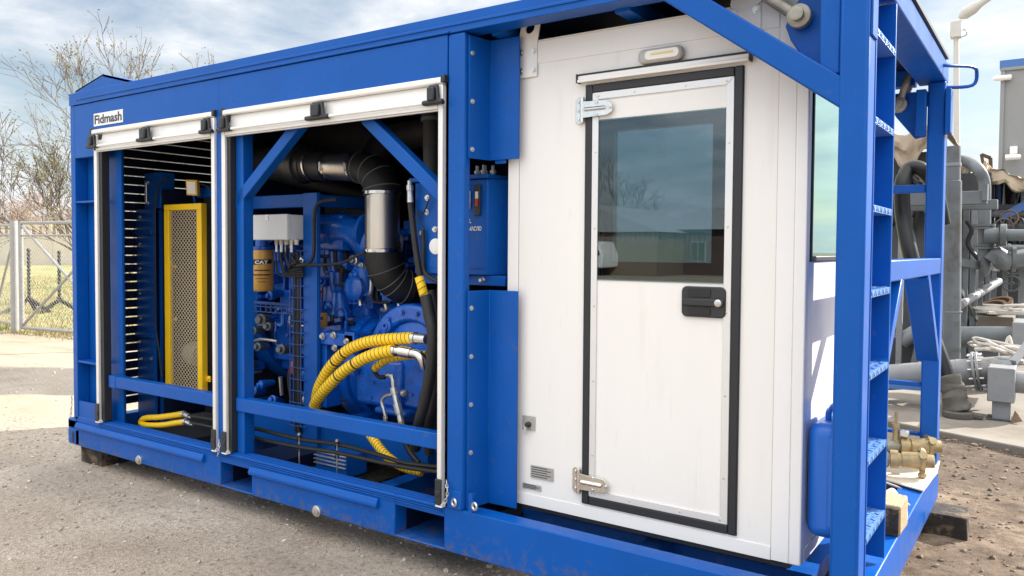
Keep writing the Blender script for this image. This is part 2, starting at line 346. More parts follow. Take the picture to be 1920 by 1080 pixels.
def make_ground():
    xs = grid_axis(-6.0, 7.0, 0.04, -600, 600); ys = grid_axis(-2.6, 4.6, 0.04, -600, 600)
    vs = [(x, y, ground_z(x, y)) for y in ys for x in xs]; nx = len(xs); fs = []
    for j in range(len(ys) - 1):
        for i in range(nx - 1):
            a = j * nx + i; fs.append((a, a + 1, a + nx + 1, a + nx))
    me = bpy.data.meshes.new('ground'); me.from_pydata(vs, [], fs)
    for p in me.polygons: p.use_smooth = True
    m = bpy.data.materials.new('packed_gravel_ground'); m.use_nodes = True; t = m.node_tree; p = t.nodes['Principled BSDF']
    p.inputs['Roughness'].default_value = 0.95; p.inputs['Specular IOR Level'].default_value = 0.2
    co = t.nodes.new('ShaderNodeTexCoord')
    def tx(sc, det=6, ro=0.6, stretch=None):
        n = t.nodes.new('ShaderNodeTexNoise'); n.inputs['Scale'].default_value = sc; n.inputs['Detail'].default_value = det; n.inputs['Roughness'].default_value = ro
        if stretch:
            mp = t.nodes.new('ShaderNodeMapping'); mp.inputs['Scale'].default_value = stretch; t.links.new(co.outputs['Object'], mp.inputs[0]); t.links.new(mp.outputs[0], n.inputs[0])
        else: t.links.new(co.outputs['Object'], n.inputs[0])
        return n.outputs[0]
    def rp(f, stops):
        n = t.nodes.new('ShaderNodeValToRGB'); t.links.new(f, n.inputs[0]); el = n.color_ramp.elements
        while len(el) < len(stops): el.new(0.5)
        for e, (q, c) in zip(el, stops): e.position = q; e.color = (*c, 1)
        return n.outputs[0]
    def rp2(f):
        n = t.nodes.new('ShaderNodeMapRange'); n.interpolation_type = 'SMOOTHSTEP'; t.links.new(f, n.inputs[0]); n.inputs[1].default_value = 0.5; n.inputs[2].default_value = 0.66; n.inputs[4].default_value = 0.55; return n.outputs[0]
    def mixc(f, a, b, mode='MIX'):
        n = t.nodes.new('ShaderNodeMix'); n.data_type = 'RGBA'; n.blend_type = mode
        if isinstance(f, float): n.inputs[0].default_value = f
        else: t.links.new(f, n.inputs[0])
        for s_, v in ((6, a), (7, b)):
            if isinstance(v, tuple): n.inputs[s_].default_value = (*v, 1)
            else: t.links.new(v, n.inputs[s_])
        return n.outputs[2]
    base = rp(tx(0.9, 8, 0.62), [(0.32, (0.31, 0.255, 0.205)), (0.47, (0.405, 0.345, 0.285)), (0.60, (0.47, 0.41, 0.345)), (0.75, (0.53, 0.475, 0.41))])
    fine = rp(tx(38, 6, 0.75), [(0.32, (0.42, 0.41, 0.40)), (0.46, (0.92, 0.92, 0.92)), (0.66, (1.25, 1.24, 1.22))])
    grit = rp(tx(150, 3, 0.7), [(0.36, (0.42, 0.42, 0.42)), (0.50, (0.95, 0.95, 0.95)), (0.66, (1.3, 1.28, 1.26))])
    gcol = mixc(1.0, mixc(0.85, base, fine, 'MULTIPLY'), grit, 'MULTIPLY')
    gcol = mixc(rp2(tx(0.45, 4, 0.5, (1.0, 3.5, 1))), gcol, mixc(0.9, (0.29, 0.25, 0.21), fine, 'MULTIPLY'))
    # brown earth to the right of the unit, pale worn concrete-like track on the far left
    spx = t.nodes.new('ShaderNodeSeparateXYZ'); t.links.new(co.outputs['Object'], spx.inputs[0])
    def mr(sock, a, b):
        n = t.nodes.new('ShaderNodeMapRange'); n.interpolation_type = 'SMOOTHSTEP'; t.links.new(sock, n.inputs[0]); n.inputs[1].default_value = a; n.inputs[2].default_value = b; return n.outputs[0]
    def mm(op, a, b):
        n = t.nodes.new('ShaderNodeMath'); n.operation = op
        for i, v in ((0, a), (1, b)):
            if isinstance(v, (int, float)): n.inputs[i].default_value = v
            else: t.links.new(v, n.inputs[i])
        return n.outputs[0]
    wob = mm('MULTIPLY', mm('SUBTRACT', tx(1.5, 5), 0.5), 1.6)
    soil = rp(tx(4.5, 8, 0.7), [(0.30, (0.065, 0.048, 0.036)), (0.48, (0.15, 0.11, 0.08)), (0.60, (0.235, 0.18, 0.13)), (0.75, (0.30, 0.235, 0.17))])
    scol = mixc(0.8, soil, fine, 'MULTIPLY')
    fr = mr(mm('ADD', spx.outputs[0], wob), 4.2, 4.9)
    c1 = mixc(fr, gcol, scol)
    pale = mixc(0.5, rp(tx(1.2, 7, 0.6, (0.5, 2.0, 1)), [(0.3, (0.30, 0.255, 0.19)), (0.55, (0.38, 0.325, 0.25)), (0.75, (0.44, 0.38, 0.295))]), fine, 'MULTIPLY')
    fl = mm('SUBTRACT', 1.0, mr(mm('ADD', spx.outputs[0], wob), -2.2, -0.9))
    c2 = mixc(fl, c1, pale)
    # cast shadow painted into the ground colour as a darker grey band at left
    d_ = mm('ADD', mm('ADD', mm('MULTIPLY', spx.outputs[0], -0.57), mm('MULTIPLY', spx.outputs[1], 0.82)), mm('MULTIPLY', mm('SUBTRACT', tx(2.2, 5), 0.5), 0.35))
    shadow_band = mm('MULTIPLY', mm('MULTIPLY', mr(d_, 2.5, 2.62), mm('SUBTRACT', 1.0, mr(d_, 4.3, 4.55))), fl)
    dark_ = mm('MULTIPLY', mm('MULTIPLY', mr(mm('ADD', spx.outputs[1], wob), 2.9, 3.5), fr), 0.75)
    c2 = mixc(dark_, c2, mixc(0.8, rp(tx(6.0, 8, 0.7), [(0.35, (0.05, 0.038, 0.03)), (0.7, (0.14, 0.105, 0.078))]), fine, 'MULTIPLY'))
    c2 = mixc(shadow_band, c2, mixc(0.8, rp(tx(1.6, 7, 0.62), [(0.3, (0.135, 0.122, 0.105)), (0.7, (0.215, 0.195, 0.17))]), fine, 'MULTIPLY'))
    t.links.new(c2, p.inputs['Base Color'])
    b = t.nodes.new('ShaderNodeBump'); b.inputs['Strength'].default_value = 0.7; b.inputs['Distance'].default_value = 0.012
    t.links.new(mm('ADD', tx(45, 5, 0.7), mm('MULTIPLY', tx(130, 3, 0.7), 0.5)), b.inputs['Height']); t.links.new(b.outputs[0], p.inputs['Normal'])
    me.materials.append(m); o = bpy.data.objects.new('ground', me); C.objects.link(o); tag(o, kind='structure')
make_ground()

def scatter(name, m, n, place, rmin, rmax, seed, flat=0.6):
    rnd = random.Random(seed); bm = bmesh.new(); bmesh.ops.create_icosphere(bm, subdivisions=1, radius=1); tv = [v.co.copy() for v in bm.verts]; tf = [[v.index for v in f.verts] for f in bm.faces]; bm.free()
    vs, fs = [], []
    for _ in range(n):
        q = place(rnd)
        if q is None: continue
        x, y = q; r = rmin + (rmax - rmin) * rnd.random() ** 4.5; z = ground_z(x, y); a = rnd.random() * 6.28; ca, sa = math.cos(a), math.sin(a)
        sx, sy, sz = r * rnd.uniform(.7, 1.4), r * rnd.uniform(.6, 1.1), r * rnd.uniform(.4, .9) * flat * 1.4; b0 = len(vs)
        for v in tv:
            k = rnd.uniform(.75, 1.15); X, Y = v.x * sx * k, v.y * sy * k; vs.append((x + X * ca - Y * sa, y + X * sa + Y * ca, z + v.z * sz * k + sz * .35))
        fs += [tuple(b0 + i for i in f) for f in tf]
    me = bpy.data.meshes.new(name); me.from_pydata(vs, [], fs); me.materials.append(m)
    o = bpy.data.objects.new(name, me); C.objects.link(o); return tag(o, kind='stuff')
PEB = mat('mixed_pebbles', (0.33, 0.29, 0.245), 0.9, var=0.35, vscale=25, bump=0.3, col2=(0.62, 0.58, 0.52), c2pos=(0.55, 0.62), c2scale=18)
CLOD = mat('dark_soil_clods', (0.12, 0.09, 0.066), 0.95, var=0.4, vscale=20, bump=0.4, col2=(0.25, 0.195, 0.14), c2pos=(0.45, 0.55), c2scale=12)
def near_place(r):
    x = r.uniform(-3.5, 5.2); y = r.uniform(-2.5, 0.5); return (x, y)
def left_place(r): return (r.uniform(-6.5, 0.2), r.uniform(-2.0, 3.5))
def soil_place(r): return (r.uniform(5.05, 6.8), r.uniform(0.3, 4.6))
tag(scatter('gravel', PEB, 11000, near_place, 0.002, 0.017, 1), 'loose pale pebbles scattered over the packed gravel in front of the blue unit', 'gravel')
tag(scatter('rubble', PEB, 1300, left_place, 0.003, 0.02, 2), 'small stones lying on the sunlit yard left of the blue unit', 'rubble')
tag(scatter('dirt', CLOD, 2600, soil_place, 0.003, 0.022, 3), 'dark brown clods of earth on the bare soil right of the blue unit', 'dirt')

DECK = mat('dirty_dark_deck', (0.012, 0.016, 0.028), 0.6, var=0.3, vscale=5, col2=(0.05, 0.05, 0.05), c2pos=(0.55, 0.75), c2scale=4)
# ------------------------------------------------------------------ power unit frame
LX, WY, TOP = 5.25, 2.285, 2.5
unit = thing('power_unit_frame', 'large blue steel power unit frame with raised white roller shutters and an end ladder', 'equipment frame', (2.6, 1.1, 0))
BV = 0.004
mb = MB()                                                     # long front rail with two fork pockets
for x0, x1 in ((0.02, 1.713), (2.003, 3.116), (3.43, LX - 0.12)):
    mb.box(x0, x1, 0, 0.09, 0, 0.212)
for x0, x1, zt in ((1.713, 2.003, 0.147), (3.116, 3.43, 0.158)):
    mb.box(x0, x1, 0.001, 0.09, zt, 0.212); mb.box(x0, x1, 0.001, 0.09, 0.0, 0.011)
front = mb.build('base_rail', BLUE, unit, bevel=0.005)
for x0, x1, zt in ((1.713, 2.003, 0.147), (3.116, 3.43, 0.158)):
    b = MB(); b.box(x0 - .008, x0 - 0.001, 0.09, 2.2, 0.001, zt + .008); b.box(x1 + .001, x1 + .008, 0.09, 2.2, 0.001, zt + .008); b.box(x0 - .001, x1 + .001, 0.09, 2.2, zt + .001, zt + .008); fk = b.build('fork_pocket', NAVY, unit); b = MB(); b.box(x0 - .0005, x1 + .0005, 0.0905, 1.0, 0.001, 0.0095); b.build('pocket_floor', BLUE, fk)  # pocket walls coloured dark for the shade inside, floor keeps the frame blue
for x0, x1 in ((0.05, 1.56), (2.0, 3.01)):                     # lip of the front rail
    b = MB(); prof = [(0, .172), (-.012, .170), (-.022, .148), (-.025, .140), (-.022, .128), (-.014, .122), (0, .120)]
    b.prism([(x0, y, z) for y, z in prof], (x1 - x0, 0, 0)); b.build('rail_lip', BLUE, front, bevel=0.003)
b = MB()
for z in (.180, .191, .202): b.box(0.34, 3.42, -0.007, 0.0, z, z + .005)
for y in (.010, .028, .046, .064): b.box(0.30, 3.44, y, y + .007, .2125, .2195)
b.build('sill_ridge', BLUE, front, bevel=.0018)
for x in (0.853, 2.56):
    p = (x, 0.0, 0.018 + .002)
    b = MB(); b.lathe((x, 0.0, .02 if x > 2 else .026), (0, -1, 0), [(0, .030), (.012, .030), (.014, .026), (.014, .022), (.022, .022), (.024, .012)], 20); b.build('drain_plug', ZINC, front)
# side and rear rails, cross members
b = MB(); b.box(LX - 0.12, LX, 0, WY, 0, 0.198); b.build('base_rail', BLUE, unit, bevel=0.006)
b = MB(); b.box(0.02, LX - 0.12, WY - 0.1, WY, 0, 0.2); b.build('base_rail', BLUE, unit, bevel=0.005)
b = MB(); b.box(0.0, 0.1, 0.091, WY - 0.101, 0, 0.18); b.build('base_rail', BLUE, unit, bevel=0.005)
b = MB(); b.box(0.1, 3.6, 1.0, WY - 0.1, 0.03, 0.10); b.box(0.1, 0.9, 0.09, 1.0, 0.03, 0.10); b.box(2.1, 2.3, 0.09, 1.0, 0.03, 0.1); b.box(3.5, 3.6, .09, 1.0, .03, .1); b.build('deck_plate', DECK, unit)
for x in (1.2, 2.75, 4.3): b = MB(); b.box(x, x + .1, 0.1, WY - .1, 0.03, 0.135); b.build('cross_member', BLUE, unit)
b = MB(); b.box(3.6, 5.0, 0.42, WY - .1, 0.04, 0.12); b.build('cabin_deck', BLUE, unit)
# corner fitting with slot
b = MB(); b.prism([(-.088, 0, .018), (-.08, 0, .006), (-.065, 0, 0), (.072, 0, 0), (.072, 0, .115), (-.088, 0, .115)], (0, .17, 0)); b.box(-.086, .06, -.0, .2, .1155, .186)
b.box(-.086, .1, -.0, .2, .116, .18)
cf = b.build('corner_fitting', BLUE, unit, bevel=0.008)
b = MB(); pts = []
for k in range(16):
    a = 2 * math.pi * k / 16; pts.append((-.015 + .013 * math.cos(a), -.0025, .055 + .02 * math.sin(a) + (.02 if math.sin(a) > 0 else -.02)))
b.prism(pts, (0, .002, 0)); b.build('slot', GASK, cf)

# left end: corner post, recess with shelves, top panel
b = MB(); b.box(0.0, 0.058, 0, 0.087, 0.186, 2.415); b.build('corner_post', BLUE, unit, bevel=BV)
b = MB(); b.box(0.0, 0.5, 0.088, 0.10, 0.19, 2.41); b.build('recess_panel', BLUE, unit)
b = MB(); b.box(0.19, 0.30, 0.070, 0.087, 0.20, 2.06); b.build('recess_panel', BLUE, unit)
for z in (0.20, 0.60, 1.73): 
    b = MB(); b.box(0.059, 0.316, 0.004, 0.086, z, z + 0.014); b.build('shelf_plate', BLUE, unit, bevel=.002)
b = MB(); b.box(0.059, 0.316, 0.006, 0.02, 0.213, 0.325); b.build('sill_panel', BLUE, unit, bevel=.002)
b = MB(); b.box(0.059, 0.335, 0.0, 0.086, 2.045, 2.413); b.build('top_panel', BLUE, unit, bevel=BV)
b = MB(); b.box(0.0, 0.1, WY - .1, WY, 0.186, 2.41); b.build('corner_post', BLUE, unit, bevel=BV)
# headers above the shutters, roof lip
b = MB(); b.box(0.336, 1.727, -0.006, 0.03, 2.226, 2.412); b.build('header_panel', BLUE, unit, bevel=0.003)
b = MB(); b.box(1.735, 3.445, -0.006, 0.03, 2.222, 2.412); b.build('header_panel', BLUE, unit, bevel=0.003)
b = MB(); b.box(0.0, LX, -0.008, 0.10, 2.416, 2.5); b.box(0.10, LX, -0.014, -0.009, 2.445, 2.458); b.box(.33, 3.46, -.016, -.009, 2.416, 2.426)
lip = b.build('roof_beam', BLUE, unit, bevel=0.008, seg=3)
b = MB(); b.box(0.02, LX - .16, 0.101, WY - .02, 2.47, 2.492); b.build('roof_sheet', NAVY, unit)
b = MB()
for x in (0.9, 1.8, 2.7, 3.62, 4.25, 4.8): b.box(x, x + 0.07, 0.101, WY - .02, 2.405, 2.469)
b.build('roof_purlin', BLUE, unit)
b = MB(); b.box(0.02, LX - .16, WY - .09, WY, 2.38, 2.469); b.build('roof_beam', BLUE, unit, bevel=BV)
b = MB(); b.box(0.0, 0.1, 0.101, WY - .1, 2.40, 2.49); b.build('roof_beam', BLUE, unit, bevel=BV)
# near end roof beam, lip rail and grab rail
b = MB(); b.box(LX - 0.15, LX, 0.101, WY, 2.385, 2.495); eb = b.build('roof_beam', BLUE, unit, bevel=0.006)
b = MB(); b.box(LX - 0.03, LX + 0.012, 0.3, WY - .12, 2.497, 2.514); b.build('rubber_strip', GASK, eb)
b = MB(); p = at(1780, 115, 'X', LX); q = at(1790, 138, 'X', LX)
b.tube([(LX - .01, 2.02, 2.44), (LX + .03, 2.06, 2.44), (LX + .12, 2.2, 2.45), (LX + .14, 2.26, 2.43), (LX + .12, 2.27, 2.36), (LX - .01, 2.2, 2.35)], .010, 8, 5); b.build('grab_rail', BLUE, unit)
# raised roof hatch on the far end
b = MB(); y0 = 0.75
A = at(141, 171, 'Y', y0); B_ = at(193, 139, 'Y', y0); D = at(251, 152, 'Y', y0)
b.prism([A, B_, B_ + Vector((0, 0, -.012)), A + Vector((0, 0, -.012))], (0, 0.8, 0)); b.prism([B_, D, D + Vector((0, 0, -.02)), B_ + Vector((0, 0, -.02))], (0, 0.8, 0))
b.prism([A, B_, D, (D.x, y0, 2.49), (A.x, y0, 2.49)], (0, .006, 0)); b.build('roof_hatch', BLUE, unit)
# mid pillar, right pillar
b = MB(); b.box(1.700, 1.757, -0.005, 0.06, .2125, 2.41); b.build('mid_pillar', BLUE, unit, bevel=.003)
b = MB(); b.box(1.835, 1.90, 0.03, 0.10, .2125, 2.2); b.build('mid_pillar', BLUE, unit, bevel=.003)
b = MB(); b.box(3.447, 3.545, -0.004, 0.045, .2125, 2.413); pl = b.build('right_pillar', BLUE, unit, bevel=.010, seg=3)
b = MB()
for x in (3.452, 3.475): b.box(3.43, 3.447, .005, .06, .2125, 2.2)
b.build('pillar_flange', BLUE, unit)
# bent closing sheets beside the cabin
for z0, z1 in ((0.215, 1.232), (1.842, 2.40)):
    b = MB(); t_ = .006
    b.prism([(3.546, .02, z0), (3.556, .02, z0), (3.578, .152, z0), (3.735, .158, z0), (3.735, .165, z0), (3.57, .160, z0), (3.546, .03, z0)], (0, 0, z1 - z0))
    sh = b.build('closing_sheet', BLUE, unit, bevel=.0015)
    n = 5 if z0 < 1 else 3
    for k in range(n):
        z = z0 + .04 + (z1 - z0 - .12) * k / (n - 1)
        b = MB(); b.bolt((3.5585, .035, z), (1, -.15, 0), .008, .010); b.build('bolt', ZINC, sh)
b = MB(); b.box(3.60, 3.66, .161, .166, 1.825, 1.8415); b.build('sheet_edge', BLUE, unit)
# lower rails across the openings
b = MB(); b.box(0.47, 1.70, 0.015, 0.075, 0.462, 0.541); r1 = b.build('guard_rail', BLUE, unit, bevel=.006)
b = MB(); b.box(0.45, 0.53, 0.012, 0.09, 0.46, 0.543); b.build('rail_bracket', BLUE, r1, bevel=.003)
b = MB(); b.box(1.84, 3.43, 0.015, 0.075, 0.466, 0.546); b.build('guard_rail', BLUE, unit, bevel=.006)
# diagonal braces in the second opening
for (pa, pb) in (((437, 395), (565, 232)), ((690, 222), (838, 372))):
    a, c_ = at(*pa, 'Y', .06), at(*pb, 'Y', .06); b = MB(); b.bar(a, c_, 0.06, 0.066, side=(0, 0, 1)); b.build('diagonal_brace', BLUE, unit, bevel=.005)
# knee brace beside the cabin door
a, c_ = at(1250, -22, 'Y', .05), at(1600, 188, 'Y', .05); b = MB(); b.bar(a, c_, 0.09, 0.088); b.build('knee_brace', BLUE, unit, bevel=.006)
# louvred far end
b = MB()
for i in range(32):
    z = 0.31 + i * 0.0655; b.prism([(0.112, .29, z), (0.082, .29, z - .002), (0.068, .29, z - .059), (0.098, .29, z - .057)], (0, 1.86, 0))
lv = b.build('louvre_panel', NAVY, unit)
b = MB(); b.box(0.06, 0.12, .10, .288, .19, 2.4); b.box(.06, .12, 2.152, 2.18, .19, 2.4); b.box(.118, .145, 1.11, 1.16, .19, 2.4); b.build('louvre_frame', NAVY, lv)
b = MB(); b.box(0.30, 0.336, .101, .20, .2125, 2.2); b.build('jamb_panel', BLUE, unit)
# rear wall of the engine bay, partition beside the cabin, light-blocking partitions added
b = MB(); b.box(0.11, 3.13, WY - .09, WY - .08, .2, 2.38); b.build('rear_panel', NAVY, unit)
b = MB(); b.box(3.585, 3.60, .55, 1.07, .13, 2.4); b.build('partition_or_light_block', BLUE, unit)
b = MB(); b.box(3.131, 3.145, 1.0, WY - .081, .13, 2.4); b.build('partition_or_light_block', NAVY, unit)  # added, unseen: stops sun streaking through the bay
b = MB(); b.box(3.146, 3.60, 1.071, 1.085, .13, 2.4); b.build('partition_or_light_block', NAVY, unit)  # added with the one above to close the bay against sun
b = MB(); b.box(1.22, 1.235, .32, WY - .1, 1.45, 2.40); b.build('partition_or_light_block', NAVY, unit)  # added dark sheet: blocks bright louvre gaps behind the engine
b = MB(); b.box(.125, .14, .3, WY - .1, 2.36, 2.469); b.build('roof_trim', BLUE, unit)

# roller shutters, rolled up under the headers
def shutter(x0, x1, zt, nb):
    b = MB(); b.box(x0, x1, -.024, .03, zt - .032, zt); s_ = b.build('roller_shutter', ALUW, unit, bevel=.008, seg=3)
    b = MB(); zb = zt - .125
    b.prism([(x0 + .03, .0, zt - .033), (x0 + .03, .012, zt - .033), (x0 + .03, .004, zb), (x0 + .03, -.014, zb)], (x1 - x0 - .06, 0, 0)); b.build('slat_curtain', ALUW, s_, bevel=.002)
    b = MB(); b.box(x0 + .03, x1 - .03, -.022, .006, zb - .022, zb - .001); b.box(x0 + .03, x1 - .03, -.016, .0, zb - .03, zb - .0225); b.build('bottom_rail', ALUW, s_, bevel=.004)
    b = MB(); b.cyl((x0 - .005, -.033, zb + .008), (x1 + .005, -.033, zb + .008), .008, 12); b.build('lift_bar', WHITE2, s_)
    for sx in (x0 - .012, x1 - .012):
        b = MB(); b.box(sx, sx + .024, -.027, .03, zt - .028, zt + .008); b.build('end_cap', BLK, s_, bevel=.004)
    for i in range(nb):
        xc = x0 + .045 + (x1 - x0 - .09) * i / (nb - 1); w = .085 if 0 < i < nb - 1 else .06
        b = MB(); b.prism([(xc - w, -.022, zb - .004), (xc + w, -.022, zb - .004), (xc + w, -.022, zb + .014), (xc + w * .55, -.022, zb + .022), (xc + w * .42, -.022, zb + .088), (xc - w * .42, -.022, zb + .088), (xc - w * .55, -.022, zb + .022), (xc - w, -.022, zb + .014)], (0, -.022, 0))
        b.box(xc - w * .35, xc + w * .35, -.062, -.045, zb + .012, zb + .075); b.cyl((xc - w * 1.02, -.040, zb + .008), (xc + w * 1.02, -.040, zb + .008), .0125, 10)
        b.build('shutter_latch', BLK, s_, bevel=.006)
shutter(0.318, 1.692, 2.222, 3)
shutter(1.772, 3.432, 2.22, 3)
def track(x0, x1, xs0, xs1, z0=.215, z1=2.185):
    b = MB(); b.box(x0, x1, -.022, .04, z0, z1); t_ = b.build('shutter_track', ALUW, unit, bevel=.004)
    b = MB(); b.box(xs0, xs1, -.006, .045, z0 + .01, z1); b.build('track_seal', GASK, t_)
    b = MB(); b.box(x0 - .004, x1 + .006, -.032, -.0225, z0 + .006, z0 + .13); b.box(x0 - .002, x1 + .002, -.036, -.022, z0 + .05, z0 + .075); b.build('track_stop', BLK, t_, bevel=.003)
    b = MB(); b.box(x0 - .002, x1 + .010, -.030, -.0, z0 - .002, z0 + .016); b.build('track_foot', WHITE2, t_)
track(.352, .386, .387, .428)
track(1.670, 1.699, 1.655, 1.669)
track(1.768, 1.800, 1.801, 1.832)
track(3.403, 3.430, 3.392, 3.402)

# near end: corner post with ladder, cross bar, braces, far post
b = MB(); b.box(5.155, LX, 0.0, 0.11, .199, 2.413); cp = b.build('corner_post', BLUE, unit, bevel=.012, seg=3)
lad = MB(); lad.box(LX - .10, LX + .002, .50, .515, .22, 2.38); lad.box(LX - .10, LX + .002, .112, .125, .22, 2.38); ladder = lad.build('ladder', BLUE, unit, bevel=.003)
b = MB(); b.box(LX - .115, LX - .105, .112, .515, .22, 2.38); b.box(LX - .105, LX - .085, .30, .33, .22, 2.38); b.build('ladder_back_panel', BLUE, ladder)
b = MB(); b.box(LX, LX + .008, .012, .10, 2.15, 2.413); b.build('weld_plate', BLUE, cp, bevel=.002)
RUNG = mat('blue_chequer_plate', (0.12, 0.27, 0.58), 0.3, var=0.1, bump=0.6, bscale=140, coat=0.2)  # sun sheen put into the base colour, paler than the frame
for z in (2.19, 1.885, 1.578, 1.277, .985, .68, .40):
    b = MB(); b.box(LX - .104, LX + .001, .126, .499, z - .012, z + .012)
    for i in range(9):
        for j in range(3):
            y = .15 + i * .04 + (.02 if j % 2 else 0); x = LX - .085 + j * .035; b.bar((x - .008, y - .008 * (-1) ** (i + j), z + .013), (x + .008, y + .008 * (-1) ** (i + j), z + .013), .005, .004)
    for i in range(10):
        y = .14 + i * .037; b.bar((LX + .002, y, z - .008), (LX + .002, y + .014 * (1 if i % 2 else -1), z + .008), .004, .005)
    b.build('ladder_rung', RUNG, ladder)
b = MB(); b.box(5.16, LX - .003, .515, 2.17, 1.305, 1.392); b.build('cross_bar', BLUE, unit, bevel=.006)
b = MB(); b.bar((5.205, .84, 1.304), (5.205, .505, .98), .085, .05); b.build('diagonal_brace', BLUE, unit, bevel=.004)
b = MB(); b.bar((5.19, 1.68, 1.31), (5.19, 2.2, .82), .115, .06); b.build('diagonal_brace', BLUE, unit, bevel=.005)
b = MB(); b.box(5.16, LX, 2.17, WY, .199, 2.384); b.build('corner_post', BLUE, unit, bevel=.010, seg=3)
for z0, z1 in ((1.765, 1.81), (.65, .675), (.365, .385)):
    b = MB(); b.box(4.605, 5.159, 2.19, 2.23, z0, z1); b.build('rear_bar', BLUE, unit, bevel=.004)
b = MB(); b.box(4.52, 4.6, 2.17, 2.25, .2, 2.38); b.build('rear_post', BLUE, unit, bevel=.004)
b = MB(); b.box(4.605, 5.159, 2.16, 2.26, 2.26, 2.335); b.build('rear_bar', BLUE, unit, bevel=.004)
# lifting lugs
for y, t_ in ((.10, 1), (2.165, -1)):
    b = MB(); x1 = 5.154; y1 = y + .03
    pts = [(x1, 2.40 if t_ > 0 else 2.345), (x1, 2.02), (5.09, 2.0), (4.965, 2.19), (4.945, 2.245), (4.965, 2.30), (5.0, 2.345)] if t_ > 0 else [(x1, 2.335), (x1, 2.08), (5.10, 2.07), (5.0, 2.2), (4.975, 2.25), (4.985, 2.30), (5.02, 2.335)]
    b.prism([(x, y, z) for x, z in pts], (0, .03, 0)); lug = b.build('lifting_lug', BLUE, unit, bevel=.004)
b = MB(); b.box(5.085, 5.154, .02, .098, 2.035, 2.412); b.build('gusset_box', BLUE, unit, bevel=.006)
b = MB(); b.box(5.11, 5.16, 2.10, 2.162, 2.08, 2.335); b.box(LX + .001, LX + .03, 2.14, 2.25, 2.09, 2.335); b.build('gusset_box', BLUE, unit, bevel=.004)
# nameplate
a0 = at(181, 232, 'Y', -.008); a1 = at(252, 222, 'Y', -.008)
b = MB(); b.box(.336, .70, -.0095, -.0065, 2.245, 2.33); npl = b.build('nameplate', WHITE2, unit)
lettering('Fidmash', LTXT, npl, (.348, -.0098, 2.257), (1, 0, 0), (0, 0, 1), width=.34, height=.062, weight=.0027, depth=.001)
# pins and chains at the foot of the pillars
def chain(name, pts, r, parent, link=0.022):
    pts = smooth(pts, 8); b = MB(); acc = 0.0; k = 0
    tot = sum((q - p).length for p, q in zip(pts, pts[1:])); n = max(3, int(tot / (link * .8)))
    def pos(s_):
        for p, q in zip(pts, pts[1:]):
            l = (q - p).length
            if s_ <= l: return p + (q - p) * (s_ / max(l, 1e-6)), (q - p).normalized()
            s_ -= l
        return pts[-1], (pts[-1] - pts[-2]).normalized()
    for i in range(n):
        c, d = pos(tot * (i + .5) / n); s1 = d.orthogonal().normalized(); s2 = d.cross(s1); s_ = s1 if i % 2 else s2
        h = link * .5; w = link * .22
        b.rings([c + d * h, c + d * h * .6 + s_ * w, c - d * h * .6 + s_ * w, c - d * h, c - d * h * .6 - s_ * w, c + d * h * .6 - s_ * w], r, 5, closed=True)
    return b.build(name, ZINC, parent)
for x, z, h in ((.012, .20, .16), (1.73, .19, .10), (3.46, .225, .12), (5.2, .06, .22)):
    chain('safety_chain', [(x, -.02, z + h), (x + .012, -.028, z + h * .5), (x - .004, -.03, z)], .0028, unit)
for x, z in ((3.50, .245), (3.62, .25)):
    b = MB(); b.torus((x, -.012, z), (.3, 1, 0), .016, .006, 16, 6); b.build('locking_ring', ZINC, unit)
b = MB(); b.box(3.455, 3.54, -.010, -.0045, .2135, .30); b.build('pillar_foot', BLUE, pl, bevel=.003)
b = MB(); b.box(3.575, 3.60, .0, .012, .21, .30); b.build('pin_bracket', BLUE, unit)

# shackles standing on the lugs
def shackle(label, pin, yaw, lean, s=1.0, px=None):
    t = thing('bow_shackle', label, 'shackle', pin, 'galvanised bow shackles on the lifting lugs')
    o = Vector(pin); d = Vector((math.sin(lean), 0, math.cos(lean))); ax = Vector((0, 1, 0)); side = ax
    b = MB(); pts = []
    w = .052 * s
    pts = [o + ax * w, o + ax * w + d * .06 * s, o + ax * w * 1.1 + d * .11 * s, o + ax * w * .7 + d * .16 * s, o + d * .178 * s, o - ax * w * .7 + d * .16 * s, o - ax * w * 1.1 + d * .11 * s, o - ax * w + d * .06 * s, o - ax * w]
    b.tube(pts, .019 * s, 12, 5); b.build('bow', CAST, t)
    for k in (-1, 1):
        b = MB(); b.lathe(o + ax * k * (w - .02), ax * k, [(0, .036 * s), (.004, .042 * s), (.036 * s, .042 * s), (.04 * s, .036 * s)], 24); b.build('eye', CAST, t)
    b = MB(); b.lathe(o - ax * (w + .05 * s), ax, [(0, .018 * s), (.002, .024 * s), (.022 * s, .024 * s), (.022 * s, .017 * s), (.15 * s, .017 * s)], 18); b.build('pin', CAST, t)
shackle('grey galvanised shackle on the lug above the knee brace', (5.005, .115, 2.262), 0, -.9, 1.0)
shackle('grey galvanised shackle standing upright on the lug of the rear post', (5.02, 2.18, 2.262), 0, .28, 1.05)

